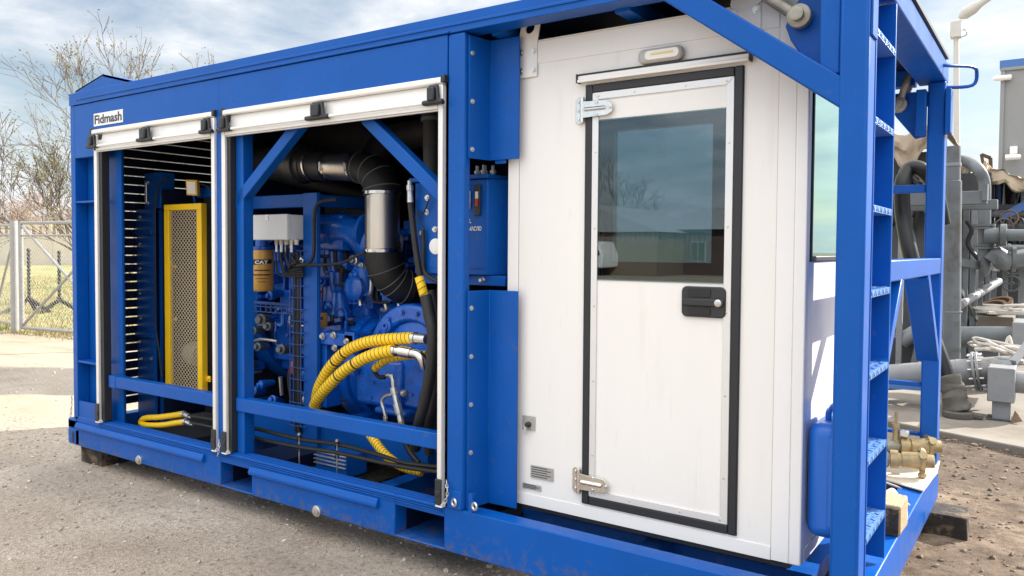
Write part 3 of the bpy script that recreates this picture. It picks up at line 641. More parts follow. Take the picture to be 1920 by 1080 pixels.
# ------------------------------------------------------------------ operator cabin
CX0, CX1, CY0, CY1, CZ0, CZ1 = 3.653, 5.007, 0.20, 1.08, 0.232, 2.372
cab = thing('operator_cabin', 'white panel-clad operator cabin with tinted door window', 'cabin', (4.3, .75, CZ0))
DX0, DX1, DZ0, DZ1 = 4.064, 4.765, 0.296, 2.146               # outside of the black door seal
b = MB()
b.box(CX0, DX0, CY0, CY0 + .05, CZ0, CZ1); b.box(DX1, CX1, CY0, CY0 + .05, CZ0, CZ1); b.box(DX0, DX1, CY0, CY0 + .05, DZ1, CZ1); b.box(DX0, DX1, CY0, CY0 + .05, CZ0, DZ0)
fw_ = b.build('front_wall', WHITE, cab)
WY0, WY1, WZ0, WZ1 = .262, .96, 1.385, 2.16
b = MB(); x0 = CX1 - .05
b.box(x0, CX1 - .001, CY0 + .051, WY0, CZ0, CZ1); b.box(x0, CX1 - .001, WY1, CY1, CZ0, CZ1); b.box(x0, CX1 - .001, WY0, WY1, CZ0, WZ0); b.box(x0, CX1 - .001, WY0, WY1, WZ1, CZ1)
b.build('end_wall', WHITE, cab)
b = MB(); y0 = CY1 - .05; BX0, BX1 = at(1150, 350, 'Y', CY1 - .05).x, at(1337, 350, 'Y', CY1 - .05).x; BZ0, BZ1 = at(1240, 492, 'Y', CY1 - .05).z, at(1240, 238, 'Y', CY1 - .05).z; print('rear win', BX0, BX1, BZ0, BZ1)
b.box(CX0, BX0, y0, CY1, CZ0, CZ1); b.box(BX1, x0, y0, CY1, CZ0, CZ1); b.box(BX0, BX1, y0, CY1, CZ0, BZ0); b.box(BX0, BX1, y0, CY1, BZ1, CZ1)
b.box(CX0, CX0 + .05, CY0 + .051, y0, CZ0, CZ1); b.build('rear_wall', WHITE, cab)
b = MB(); b.box(CX0 - .01, CX1 + .008, CY0 - .004, CY1 + .01, CZ1 + .001, CZ1 + .008); b.build('cabin_roof', WHITE, cab, bevel=.004)
b = MB(); b.box(CX0 + .051, x0 - .001, CY0 + .051, y0 - .001, CZ0 - .04, CZ0 + .02); b.build('cabin_floor', GREYD, cab)
b = MB(); b.box(BX0 - .01, BX1 + .01, CY1 - .02, CY1 - .012, BZ0, BZ1); b.build('rear_window', GLASSR, cab)
INT = mat('cabin_lining', (0.10, 0.11, 0.11), 0.7)
b = MB(); e = .003
b.box(CX0 + .051, BX0, y0 - .012, y0 - e, CZ0, CZ1); b.box(BX1, x0, y0 - .012, y0 - e, CZ0, CZ1); b.box(BX0, BX1, y0 - .012, y0 - e, CZ0, BZ0); b.box(BX0, BX1, y0 - .012, y0 - e, BZ1, CZ1); b.build('lining', INT, cab)
b = MB(); b.box(CX0 + .0525, CX0 + .06, CY0 + .06, y0 - .013, CZ0 + .02, CZ1); b.build('lining', INT, cab)
b = MB(); b.box(4.02, 4.42, .62, 1.02, .66, .74); b.box(4.02, 4.42, .93, 1.0, .74, 1.22); b.cyl((4.22, .82, .25), (4.22, .82, .66), .05); b.build('operator_seat', BLK, cab, bevel=.03)
b = MB(); b.box(4.63, 4.9, .45, 1.0, .95, 1.05); b.box(4.70, 4.9, .5, .98, .25, .95); b.build('control_desk', GREYD, cab, bevel=.01)
# corner and edge profiles (2-3 mm proud)
b = MB(); b.box(CX1 - .042, CX1 + .004, CY0 - .004, CY0 + .045, CZ0 - .002, CZ1); b.build('corner_trim', WHITE2, cab, bevel=.006, seg=3)
b = MB(); b.box(CX1 - .108, CX1 - .0425, CY0 - .003, CY0 - .0, CZ0, CZ1); b.build('corner_trim', WHITE2, cab, bevel=.001)
b = MB(); b.box(CX0 - .002, CX0 + .058, CY0 - .004, CY0 - .0002, CZ0 - .002, CZ1); b.build('edge_trim', WHITE2, cab, bevel=.0015)
b = MB(); b.box(CX0 + .06, CX1 - .11, CY0 - .004, CY0 - .0002, CZ0 - .002, CZ0 + .052); b.build('edge_trim', WHITE2, cab, bevel=.0015)
b = MB(); b.box(CX0 + .06, CX1 - .11, CY0 - .004, CY0 - .0002, CZ1 - .10, CZ1); b.build('edge_trim', WHITE2, cab, bevel=.0015)
b = MB(); b.box(CX1 - .0005, CX1 + .004, CY0 + .046, CY1, CZ0 - .002, CZ0 + .05); b.build('edge_trim', WHITE2, cab, bevel=.0015)
# seam lines: narrow dark joints
SEAL = mat('sealant', (0.42, 0.36, 0.28), 0.8)
for x0_ in (CX0 + .0582, CX1 - .1098): b = MB(); b.box(x0_, x0_ + .0016, CY0 - .0015, CY0 + .001, CZ0, CZ1); b.build('panel_joint', SEAL, cab)
# door seal
b = MB(); w = .036; y1 = CY0 - .012
b.box(DX0, DX0 + w, y1, CY0 + .03, DZ0, DZ1); b.box(DX1 - w, DX1, y1, CY0 + .03, DZ0, DZ1); b.box(DX0 + w, DX1 - w, y1, CY0 + .03, DZ0, DZ0 + w * 1.05); b.box(DX0 + w, DX1 - w, y1, CY0 + .03, DZ1 - w * 1.05, DZ1)
seal = b.build('door_seal', GASK, cab, bevel=.005)
# door leaf
IX0, IX1, IZ0, IZ1 = DX0 + w + .001, DX1 - w - .001, DZ0 + w + .003, DZ1 - w - .003
GX0, GX1, GZ0, GZ1 = IX0 + .026, IX1 - .026, 1.298, 1.985
b = MB(); yd = CY0 - .006
b.box(IX0, GX0, yd, CY0 + .045, IZ0, IZ1); b.box(GX1, IX1, yd, CY0 + .045, IZ0, IZ1); b.box(GX0, GX1, yd, CY0 + .045, IZ0, GZ0); b.box(GX0, GX1, yd, CY0 + .045, GZ1, IZ1)
door = b.build('door', WHITE, cab)
b = MB(); ft = .030; yf = yd - .006
b.prism([(IX0, yd, IZ0), (IX0 + ft, yd, IZ0 + ft), (IX0 + ft, yd, IZ1 - ft), (IX0, yd, IZ1)], (0, -.006, 0)); b.prism([(IX1, yd, IZ0), (IX1 - ft, yd, IZ0 + ft), (IX1 - ft, yd, IZ1 - ft), (IX1, yd, IZ1)], (0, -.006, 0))
b.prism([(IX0 + .001, yd, IZ0), (IX1 - .001, yd, IZ0), (IX1 - ft - .001, yd, IZ0 + ft), (IX0 + ft + .001, yd, IZ0 + ft)], (0, -.0062, 0)); b.prism([(IX0 + .001, yd, IZ1), (IX1 - .001, yd, IZ1), (IX1 - ft - .001, yd, IZ1 - ft), (IX0 + ft + .001, yd, IZ1 - ft)], (0, -.0062, 0))
b.build('door_frame', ALU, door, bevel=.0012)
b = MB()
for z in (.52, .85, 1.18, 1.52, 1.85): 
    for x in (IX0 + .017, IX1 - .017): b.lathe((x, yf, z), (0, -1, 0), [(0, .005), (.002, .004), (.003, .001)], 8)
for x in (IX0 + .2, IX1 - .2, IX0 + .03, IX1 - .03):
    for z in (IZ0 + .015, IZ1 - .015): b.lathe((x, yf, z), (0, -1, 0), [(0, .005), (.002, .004), (.003, .001)], 8)
b.build('rivet', ZINC, door)
b = MB(); b.box(GX0 - .004, GX1 + .004, yd - .0035, yd + .004, GZ0 - .004, GZ1 + .004); b.build('window_pane', GLASS, door)
b = MB()
b.box(GX0, GX0 + .012, yd + .005, yd + .02, GZ0, GZ1); b.box(GX1 - .012, GX1, yd + .005, yd + .02, GZ0, GZ1); b.box(GX0 + .012, GX1 - .012, yd + .005, yd + .02, GZ0, GZ0 + .012); b.box(GX0 + .012, GX1 - .012, yd + .005, yd + .02, GZ1 - .012, GZ1); b.build('window_seal', RUB, door)
# handle: recessed plate with paddle and lock
hx, hz = (at(1280, 565, 'Y', yd).x + at(1362, 565, 'Y', yd).x) / 2, at(1320, 566, 'Y', yd).z
hw, hh = .092, .062
def rrect(cx, cz, w, h, r, y, n=5):
    out = []
    for (sx, sz, a0) in ((1, 1, 0), (-1, 1, 90), (-1, -1, 180), (1, -1, 270)):
        for k in range(n + 1):
            a = R(a0 + 90 * k / n); out.append((cx + sx * (w - r) + r * math.cos(a), y, cz + sz * (h - r) + r * math.sin(a)))
    return out
b = MB(); b.prism(rrect(hx, hz, hw, hh, .022, yd - .001), (0, -.012, 0)); hd = b.build('door_handle', BLK, door, bevel=.004)
b = MB(); b.prism(rrect(hx - .016, hz + .036, .048, .017, .008, yd - .0135), (0, -.003, 0)); b.prism(rrect(hx - .016, hz - .037, .048, .017, .008, yd - .0135), (0, -.003, 0)); b.build('handle_recess', RUB, hd, bevel=.001)
b = MB(); b.box(hx - .088, hx + .088, yd - .024, yd - .0135, hz - .017, hz + .014); b.build('paddle', BLK, hd, bevel=.005)
b = MB(); b.lathe((hx + .066, yd - .024, hz - .002), (0, -1, 0), [(0, .015), (.004, .015), (.006, .012)], 20); b.box(hx + .0645, hx + .0675, yd - .032, yd - .030, hz - .008, hz + .006); b.build('lock', ZINC, hd)
def hinge(zc, m):
    x0 = DX0 - .006
    b = MB(); b.prism([(x0 - .042, CY0 - .004, zc - .045), (x0 - .03, CY0 - .004, zc - .058), (x0 - .008, CY0 - .004, zc - .058), (x0 - .008, CY0 - .004, zc + .058), (x0 - .03, CY0 - .004, zc + .058), (x0 - .042, CY0 - .004, zc + .045)], (0, -.006, 0))
    hg = b.build('hinge', m, door, bevel=.002)
    b = MB(); b.cyl((x0 - .004, CY0 - .02, zc - .055), (x0 - .004, CY0 - .02, zc + .055), .010, 14)
    b.prism([(x0, yf - .008, zc - .036), (x0 + .12, yf - .008, zc - .032), (x0 + .145, yf - .008, zc - .02), (x0 + .145, yf - .008, zc + .012), (x0 + .12, yf - .008, zc + .03), (x0, yf - .008, zc + .036)], (0, -.006, 0)); b.cyl((x0 + .012, yf - .016, zc), (x0 + .115, yf - .016, zc), .009, 10)
    for q in ((-.025, .038), (-.025, -.038), (-.025, 0)): b.bolt((x0 + q[0], CY0 - .010, zc + q[1]), (0, -1, 0), .006, .006)
    for q in ((.07, .026), (.07, -.026), (.135, 0)): b.bolt((x0 + q[0], yf - .014, zc + q[1]), (0, -1, 0), .006, .006)
    b.build('hinge_strap', m, door, bevel=.0015)
hinge(at(1120, 205, 'Y', CY0).z, STEEL); hinge(at(1115, 905, 'Y', CY0).z, STEEL)
# rain gutter above door
b = MB(); zg = DZ1 + .012
b.box(DX0 - .028, DX1 + .026, CY0 - .030, CY0 - .0045, zg, zg + .026); b.box(DX0 - .028, DX1 + .026, CY0 - .036, CY0 - .0305, zg - .004, zg + .010); gut = b.build('rain_gutter', WHITE2, cab, bevel=.003)
b = MB(); b.box(DX0 - .026, DX1 + .024, CY0 - .026, CY0 - .0045, zg + .0265, zg + .035); b.box(DX0 - .034, DX0 - .0285, CY0 - .036, CY0 - .0045, zg - .004, zg + .034); b.box(DX1 + .0265, DX1 + .032, CY0 - .036, CY0 - .0045, zg - .004, zg + .034); b.build('gutter_seal', GASK, gut)
# oval lamp above the gutter
lc = at(1243, 105, 'Y', CY0); b = MB()
b.prism(rrect(lc.x, lc.z, .098, .030, .026, CY0 - .0045), (0, -.034, 0)); lamp = b.build('entrance_lamp', REFL, cab, bevel=.012, seg=3)
LED = bpy.data.materials.new('led_strip'); LED.use_nodes = True; LED.node_tree.nodes['Principled BSDF'].inputs['Base Color'].default_value = (.7, .6, .25, 1); LED.node_tree.nodes['Principled BSDF'].inputs['Roughness'].default_value = .2
b = MB(); b.prism(rrect(lc.x + .012, lc.z, .075, .019, .017, CY0 - .0387), (0, -.004, 0)); b.build('lamp_lens', LENS, lamp, bevel=.002)
b = MB(); b.box(lc.x - .035, lc.x + .062, CY0 - .0455, CY0 - .0430, lc.z - .001, lc.z + .007); b.build('led_strip', LED, lamp)
# white lifting bracket
def lift_bracket(xc, xw, ztop, zbot):
    b = MB(); y = CY0 - .0045; n = 14; pts = [(xc - xw, y, zbot), (xc + xw, y, zbot), (xc + xw, y, ztop)]
    b.prism([(xc - xw, y, zbot), (xc + xw, y, zbot), (xc + xw, y, CZ1 - .005), (xc - xw, y, CZ1 - .005)], (0, -.006, 0))
    # tongue above the roof edge leaning over, with a round eye
    d = Vector((.030, -.006, .13)).normalized(); o = Vector((xc, y - .003, CZ1 - .006)); X = Vector((1, 0, 0)); nrm = X.cross(d).normalized(); h = .118; rc = o + d * (h - xw * .9)
    outer = [o - X * xw, o + X * xw, o + X * xw + d * (h - .02), o + X * (xw - .02) + d * h, o - X * (xw - .02) + d * h, o - X * xw + d * (h - .02)]
    hole = [rc + X * .024 * math.cos(a) + d * .024 * math.sin(a) for a in [2 * math.pi * k / 20 for k in range(20)]]
    bm = b.bm
    def ringpoly(offv):
        vo = []
        for k in range(20):
            a = 2 * math.pi * k / 20; c_, s_ = math.cos(a), math.sin(a)
            tx = xw / max(abs(c_), 1e-6); ty = ((h - (h - xw * .9)) if s_ > 0 else (h - xw * .9)) / max(abs(s_), 1e-6); t_ = min(tx, ty)
            vo.append(bm.verts.new(rc + X * c_ * t_ + d * s_ * t_ + offv))
        vi = [bm.verts.new(p + offv) for p in hole]
        return vo, vi
    A = ringpoly(nrm * .003); B2 = ringpoly(nrm * -.003)
    for k in range(20):
        j = (k + 1) % 20
        for V, f in ((A, 1), (B2, -1)): bm.faces.new((V[0][k], V[0][j], V[1][j], V[1][k]))
        bm.faces.new((A[1][k], A[1][j], B2[1][j], B2[1][k])); bm.faces.new((A[0][k], A[0][j], B2[0][j], B2[0][k]))
    br = b.build('lifting_bracket', WHITE2, cab)
    for sx in (-1, 1):
        for z in (zbot + .03, zbot + .115): bb = MB(); bb.bolt((xc + sx * (xw - .018), y - .006, z), (0, -1, 0), .010, .010); bb.build('bolt', ZINC, br)
lift_bracket(3.758, .052, CZ1, 2.215)
lift_bracket(4.765 + .0, .062, CZ1, 2.235)
# key switch, data plates
def plate(px0, py0, px1, py1, name, m):
    a, c_ = at(px0, py0, 'Y', CY0), at(px1, py1, 'Y', CY0); b = MB(); b.box(a.x, c_.x, CY0 - .0055, CY0 - .0043, c_.z, a.z); return b.build(name, m, cab), a, c_
ks, a, c_ = plate(981, 778, 1004, 808, 'key_switch', PLATE)
b = MB(); b.lathe(((a.x + c_.x) / 2, CY0 - .0055, (a.z + c_.z) / 2 - .006), (0, -1, 0), [(0, .014), (.012, .013), (.014, .009), (.024, .008)], 16); b.build('switch_knob', BLK, ks)
b = MB(); b.box((a.x + c_.x) / 2 - .012, (a.x + c_.x) / 2 + .0, CY0 - .028, CY0 - .022, a.z - .085, a.z - .035); b.torus(((a.x + c_.x) / 2 - .006, CY0 - .025, a.z - .045), (0, 1, 0), .010, .0015, 12, 5); b.build('key', ZINC, ks)
for q in ((996, 871, 1038, 903), (981, 904, 1015, 921)):
    pl_, a, c_ = plate(*q, 'data_plate', PLATE); b = MB(); n = 5 if q[0] > 990 else 3
    for k in range(n):
        z = a.z + (c_.z - a.z) * (k + .7) / (n + .6); b.box(a.x + .006, a.x + (c_.x - a.x) * (.9 if k % 2 else .75), CY0 - .0062, CY0 - .0056, z - .002, z + .002)
    b.build('engraved_line', GREYD, pl_)
# end window
b = MB(); f = .022; xx = CX1 - .004
b.box(xx, CX1 + .006, WY0, WY0 + f, WZ0, WZ1); b.box(xx, CX1 + .006, WY1 - f, WY1, WZ0, WZ1); b.box(xx, CX1 + .006, WY0 + f, WY1 - f, WZ0, WZ0 + f); b.box(xx, CX1 + .006, WY0 + f, WY1 - f, WZ1 - f, WZ1); ew = b.build('end_window', GASK, cab, bevel=.004)
b = MB(); b.box(CX1 - .012, CX1 - .005, WY0 + .004, WY1 - .004, WZ0 + .004, WZ1 - .004); b.build('window_pane', GLASSE, ew)
b = MB(); b.box(4.975, 4.985, WY0 + .01, WY0 + .075, WZ0 + .01, WZ1 - .01); b.build('curtain', mat('green_curtain', (.03, .16, .08), .8), cab)
b = MB(); b.box(CX1 - .001, CX1 + .07, CY0 + .04, CY1, WZ1 + .02, WZ1 + .045); b.box(CX1 + .05, CX1 + .075, CY0 + .04, CY1, WZ1 + .0455, WZ1 + .075); b.build('window_visor', WHITE2, cab, bevel=.003)

# blue plastic case hung on the end wall
jc = thing('plastic_case', 'bright blue rounded plastic case hung low on the white cabin end wall', 'case', (5.07, .4, .3))
b = MB(); b.box(5.013, 5.135, .235, .62, .335, .775); b.build('shell', JERRY, jc, bevel=.045, seg=5)
b = MB(); b.box(5.06, 5.15, .236, .60, .36, .75); b.build('lid', JERRY, jc, bevel=.03, seg=4)
b = MB(); b.box(5.1505, 5.153, .30, .5, .60, .68); b.build('sticker', WHITE2, jc)
b = MB(); b.tube([(5.07, .34, .77), (5.07, .35, .81), (5.07, .50, .81), (5.07, .51, .77)], .012, 8, 4); b.build('carry_handle', JERRY, jc)

# ------------------------------------------------------------------ cooling end: radiator, yellow guard, lamp, hydraulic post
rad = thing('radiator', 'dark blue radiator core standing inside the far end behind the yellow guard', 'radiator', (.75, 1.2, .1))
b = MB(); b.box(.452, .466, .412, 2.1, .2, 1.84); b.box(.467, .98, 2.06, 2.1, .2, 1.86); b.build('side_plate', NAVY, rad)
b = MB(); b.box(.68, .92, .60, 2.05, .22, 1.78); b.build('core', GASK, rad)
b = MB(); b.box(.62, 1.02, .58, 2.12, 1.782, 1.86); b.build('top_tank', BLUE, rad, bevel=.01)
b = MB(); b.lathe((.93, 1.35, 1.0), (1, 0, 0), [(0, .62), (.18, .62), (.18, .58), (.01, .58)], 40); b.build('fan_shroud', BLUE, rad)
b = MB()
for k in range(7):
    a = 2 * math.pi * k / 7; d = Vector((0, math.cos(a), math.sin(a))); e = Vector((0, -math.sin(a), math.cos(a))); o = Vector((1.04, 1.35, 1.0))
    b.prism([o + d * .09 - e * .04, o + d * .55 - e * .09 , o + d * .55 + e * .09 + Vector((.05, 0, 0)), o + d * .09 + e * .04 + Vector((.03, 0, 0))], (.006, 0, 0))
b.cyl((1.0, 1.35, 1.0), (1.14, 1.35, 1.0), .1); b.build('fan', GASK, rad)

y0 = .42
hp = thing('hydraulic_post', 'blue bolted steel post carrying a sight glass left of the yellow guard', 'frame post', (.55, .45, .1))
A, B_ = at(255, 392, 'Y', y0), at(300, 715, 'Y', y0); A2 = at(308, 390, 'Y', y0)
b = MB(); b.box(A.x, at(289, 500, 'Y', y0).x, y0, y0 + .02, .13, A.z); b.box(A.x, A.x + .02, y0 + .02, y0 + .2, .13, A.z); b.build('channel', BLUE, hp, bevel=.003)
b = MB(); b.box(at(291, 500, 'Y', y0).x, at(309, 500, 'Y', y0 + .03).x, y0 + .03, y0 + .05, .13, A.z - .01); b.build('channel', BLUE, hp, bevel=.003)
T0, T1 = at(269, 325, 'Y', y0), at(300, 395, 'Y', y0)
b = MB(); b.box(T0.x, T1.x, y0 + .005, y0 + .12, A.z + .001, T0.z); b.build('header_box', BLUE, hp, bevel=.004)
for z_, x_ in ((at(0 + 256, 435, 'Y', y0).z, 0), (at(256, 625, 'Y', y0).z, 0)):
    b = MB(); b.box(A.x, at(289, 500, 'Y', y0).x, y0 - .02, y0 - .001, z_ - .02, z_ + .02); b.build('stiffener', BLUE, hp, bevel=.003)
g0, g1 = at(277, 343, 'Y', y0), at(277, 380, 'Y', y0)
b = MB(); b.cyl((g0.x, y0 - .012, g1.z), (g0.x, y0 - .012, g0.z), .010, 12); b.bolt((g0.x, y0 + .004, g0.z + .004), (0, -1, 0), .011, .022); b.bolt((g0.x, y0 + .004, g1.z - .004), (0, -1, 0), .011, .022); b.build('sight_glass', ZINC, hp)
for px, py in ((263, 407), (263, 457), (263, 503), (263, 550), (264, 597), (266, 672), (284, 673), (263, 640)):
    p = at(px, py, 'Y', y0); b = MB(); b.bolt((p.x, y0 - (.02 if abs(py - 435) < 10 else 0), p.z), (0, -1, 0), .009, .014); b.build('bolt', ZINC, hp)
hb = MB(); pts = [at(x, y, 'Y', y0 - .03) for x, y in ((316, 333), (303, 340), (294, 358), (291, 400), (291, 500), (291, 600), (297, 650), (303, 705))]
hb.tube(pts, .007, 8, 5); o = hb.build('drain_hose', BLK); tag(o, 'thin black hose curving down along the blue bolted post', 'hose')

yg = .40
gd = thing('fan_guard', 'yellow steel fan guard framing an expanded metal mesh', 'guard', (.95, .5, .15))
P0, P1 = at(307, 384, 'Y', yg), at(390, 386, 'Y', yg); Zt = P0.z; Zb = at(330, 722, 'Y', yg).z - .05
gx0, gx1 = P0.x, at(377, 500, 'Y', yg).x; xr = at(391, 500, 'Y', yg).x
fwid = at(316, 500, 'Y', yg).x - at(307, 500, 'Y', yg).x; fr2 = at(377, 500, 'Y', yg).x - at(370, 500, 'Y', yg).x
b = MB(); fz = .042
b.box(gx0, gx0 + fwid, yg, yg + .03, Zb, Zt - fz); b.box(gx1 - fr2 * 1.15, gx1, yg, yg + .03, Zb, Zt - fz); b.box(gx0, gx1, yg, yg + .03, Zt - fz + .0005, Zt); b.box(gx0 + fwid, gx1 - fr2 * 1.15, yg, yg + .03, Zb, Zb + .04); b.build('guard_frame', YEL, gd, bevel=.003)
b = MB(); b.box(gx1 + .0005, gx1 + .006, yg, yg + .042, Zb, Zt); b.box(gx0, gx1, yg + .031, yg + .042, Zt - .006, Zt); b.box(gx0, gx0 + .006, yg + .031, yg + .042, Zb, Zt - .007); b.build('guard_side', YEL, gd, bevel=.002)
b = MB()
for z_ in (at(330, 500, 'Y', yg).z, at(330, 600, 'Y', yg).z): b.box(gx0 + fwid * .5, gx0 + fwid * 1.7, yg + .032, yg + .036, z_ - .012, z_ + .012)
p_ = at(398, 714, 'Y', yg); b.box(gx1 + .006, gx1 + .05, yg + .03, yg + .04, p_.z - .02, p_.z + .02); b.bolt((gx1 + .035, yg + .03, p_.z), (0, -1, 0), .008, .012); b.build('mounting_tab', YEL, gd, bevel=.002)
mx0, mx1, mz0, mz1 = gx0 + fwid - .002, gx1 - fr2, Zb + .03, Zt - fz + .002
b = MB(); px_, pz_ = .037, .031
def clipseg(x0, z0, dx, dz):
    t0, t1 = 0.0, 1e9; seg = None; ts = []
    lo, hi = -1e9, 1e9
    for o_, d_, a_, b_ in ((x0, dx, mx0, mx1), (z0, dz, mz0, mz1)):
        ta, tb = (a_ - o_) / d_, (b_ - o_) / d_
        if ta > tb: ta, tb = tb, ta
        lo, hi = max(lo, ta), min(hi, tb)
    return (lo, hi) if hi - lo > 1e-4 else None
n_ = int((mz1 - mz0) / pz_) + int((mx1 - mx0) / px_) + 4
for i in range(-3, n_):
    for sg in (1, -1):
        xs_, zs_ = (mx0 if sg > 0 else mx1), mz0 - (mx1 - mx0) * pz_ / px_ + i * pz_
        r_ = clipseg(xs_, zs_, sg * px_, pz_)
        if r_: b.bar((xs_ + sg * px_ * r_[0], yg + .014 + .001 * sg, zs_ + pz_ * r_[0]), (xs_ + sg * px_ * r_[1], yg + .014 + .001 * sg, zs_ + pz_ * r_[1]), .0052, .003, side=(0, 1, 0))
b.build('mesh_screen', MESHM, gd)
b = MB(); c_ = at(360, 662, 'Y', .55); b.lathe((c_.x - .02, .55, c_.z), (1, .05, 0), [(0, .02), (.002, .075), (.03, .085), (.10, .085), (.13, .075), (.132, .02)], 20); o = b.build('fan_motor', mat('dusty_motor_casing', (.42, .36, .27), .7, var=.2), None); tag(o, 'beige round motor behind the lower part of the yellow mesh guard', 'motor')

wl = thing('work_lamp', 'small yellow floodlight standing above the yellow mesh guard', 'lamp', tuple(at(360, 380, 'Y', .5)))
c_ = at(359, 352, 'Y', .48); X = Vector((.93, .36, -.06)).normalized(); Zv = Vector((.10, -.12, .98)).normalized(); Yv = Zv.cross(X)
def rect(c, X, Z, w, h): return [c - X * w - Z * h, c + X * w - Z * h, c + X * w + Z * h, c - X * w + Z * h]
b = MB(); b.prism(rect(c_, X, Zv, .046, .056), Yv * .035); b.build('housing', mat('lamp_orange', (.75, .42, .06), .4), wl, bevel=.005)
b = MB(); b.prism(rect(c_ - Yv * .003, X, Zv, .034, .043), Yv * .002); b.build('lens', LENS, wl)
b = MB(); b.cyl(c_ + Yv * .02 - Zv * .05, c_ + Yv * .03 - Zv * .11, .008, 8); b.build('bracket', BLUE, wl)
b = MB(); b.tube([c_ + Yv * .03, c_ + Yv * .06 + X * .06 + Zv * .02, c_ + X * .16 - Zv * .05 + Yv * .03, c_ + X * .20 - Vector((0, 0, .3)), c_ + X * .20 - Vector((0, 0, .8))], .007, 6, 5); b.build('cable', BLK, wl)

# ------------------------------------------------------------------ engine
eng = thing('diesel_engine', 'big blue painted diesel engine with yellow filters behind the second shutter opening', 'engine', (2.5, 1.2, .1))
rnd = random.Random(11)
ye = .80
def rbox(name, px0, py0, px1, py1, y, dy, m=BLUE_IN, bev=.015, parent=eng):
    a, c_ = at(px0, py0, 'Y', y), at(px1, py1, 'Y', y); b = MB(); b.box(a.x, c_.x, y, y + dy, c_.z, a.z); return b.build(name, m, parent, bevel=bev, seg=3)
rbox('engine_block', 400, 560, 640, 690, ye + .08, .6)
rbox('cylinder_head', 400, 470, 640, 558, ye + .1, .5)
rbox('valve_cover', 405, 432, 560, 470, ye + .15, .35)
rbox('oil_pan', 405, 640, 700, 715, ye + .15, .5)
for k in range(6):
    x0 = 405 + k * 27; rbox('port_cover', x0, 488, x0 + 20, 545, ye + .03, .08, bev=.012)
for k in range(5):
    x0 = 408 + k * 30; p = at(x0 + 10, 452, 'Y', ye + .12); b = MB(); b.lathe(p, (0, -1, .2), [(0, .045), (.03, .045), (.05, .03), (.06, .03)], 14); b.build('injector_cap', BLUE_IN, eng)
# rear gear train and cases at the right
rbox('gear_housing', 590, 440, 690, 600, ye + .02, .5, bev=.04)
rbox('gear_housing', 640, 560, 760, 700, ye + .1, .5, bev=.05)
rbox('after_cooler', 595, 402, 640, 470, ye - .12, .3, bev=.02)
b = MB(); pts = [at(590, 437, 'Y', ye - .05), at(630, 430, 'Y', ye - .06), at(660, 433, 'Y', ye - .06), at(690, 452, 'Y', ye - .02), at(712, 480, 'Y', ye + .05)]
b.rings(smooth(pts, 5), [.10 + .012 * math.sin(i * .5) for i in range(21)], 18); b.build('intake_manifold', BLUE_IN, eng)
for px in (634, 690):
    p = at(px, 430, 'Y', ye - .06); b = MB(); b.lathe(p + Vector((-.012, 0, 0)), (1, 0, -.25), [(0, .115), (.03, .118), (.032, .10)], 20); b.build('manifold_flange', BLUE_IN, eng)
p = at(632, 470, 'Y', ye - .06); q = at(640, 590, 'Y', ye - .02)
b = MB(); b.rings([p, p + (q - p) * .3, p + (q - p) * .32, p + (q - p) * .6, p + (q - p) * .64, q], [.05, .05, .065, .06, .05, .075], 14); b.build('coolant_tube', BLUE_IN, eng)
b = MB(); p = at(683, 500, 'Y', ye - .05); b.lathe(p, (0, 0, -1), [(0, .03), (.01, .055), (.14, .055), (.16, .07), (.18, .07)], 16); b.build('thermostat_housing', BLUE_IN, eng)
b = MB(); p = at(668, 540, 'Y', ye - .1); b.lathe(p, (0, -1, 0), [(0, .08), (.03, .08), (.05, .06), (.06, .03)], 20); b.build('water_pump', BLUE_IN, eng)
# flywheel housing: big rounded casing, then gearbox disc facing out
c_ = at(745, 690, 'Y', .95)
b = MB(); b.lathe((c_.x - .34, .98, c_.z), (1, 0, 0), [(0, .20), (.02, .33), (.10, .37), (.22, .37), (.225, .345), (.30, .345)], 40); b.build('flywheel_housing', BLUE_IN, eng)
c_ = at(772, 690, 'Y', .62)
b = MB(); b.lathe((c_.x, .78, c_.z + .02), (0, -1, 0), [(0, .30), (.10, .30), (.13, .285), (.14, .25), (.15, .25), (.155, .235), (.16, .10), (.19, .09), (.19, .05)], 40); gb = b.build('gearbox', BLUE_IN, eng)
b = MB(); a1, a2 = R(60), R(200); n = 16
pts = []
for k in range(n + 1): a = R(48 + (212 - 48) * k / n); pts.append((c_.x + .34 * math.cos(a), .60, c_.z + .04 + .34 * math.sin(a)))
for k in range(n, -1, -1): a = R(48 + (212 - 48) * k / n); pts.append((c_.x + .235 * math.cos(a), .60, c_.z + .04 + .235 * math.sin(a)))
bm = b.bm; V0 = [bm.verts.new(p) for p in pts]; V1 = [bm.verts.new((p[0], .72, p[2])) for p in pts]; m_ = len(pts)
for k in range(n):
    i, j, i2, j2 = k, k + 1, m_ - 1 - k, m_ - 2 - k
    bm.faces.new((V0[i], V0[j], V0[j2], V0[i2])); bm.faces.new((V1[i], V1[j], V1[j2], V1[i2]))
    bm.faces.new((V0[i], V0[j], V1[j], V1[i])); bm.faces.new((V0[i2], V0[j2], V1[j2], V1[i2]))
bm.faces.new((V0[0], V0[m_ - 1], V1[m_ - 1], V1[0])); bm.faces.new((V0[n], V0[n + 1], V1[n + 1], V1[n]))
b.build('gear_arch', BLUE_IN, eng, bevel=.02, seg=3)
for k in range(7):
    a = R(55 + 23 * k); b = MB(); b.bolt((c_.x + .29 * math.cos(a), .60, c_.z + .04 + .29 * math.sin(a)), (0, -1, 0), .012, .016); b.build('bolt', BLUE_IN, gb)
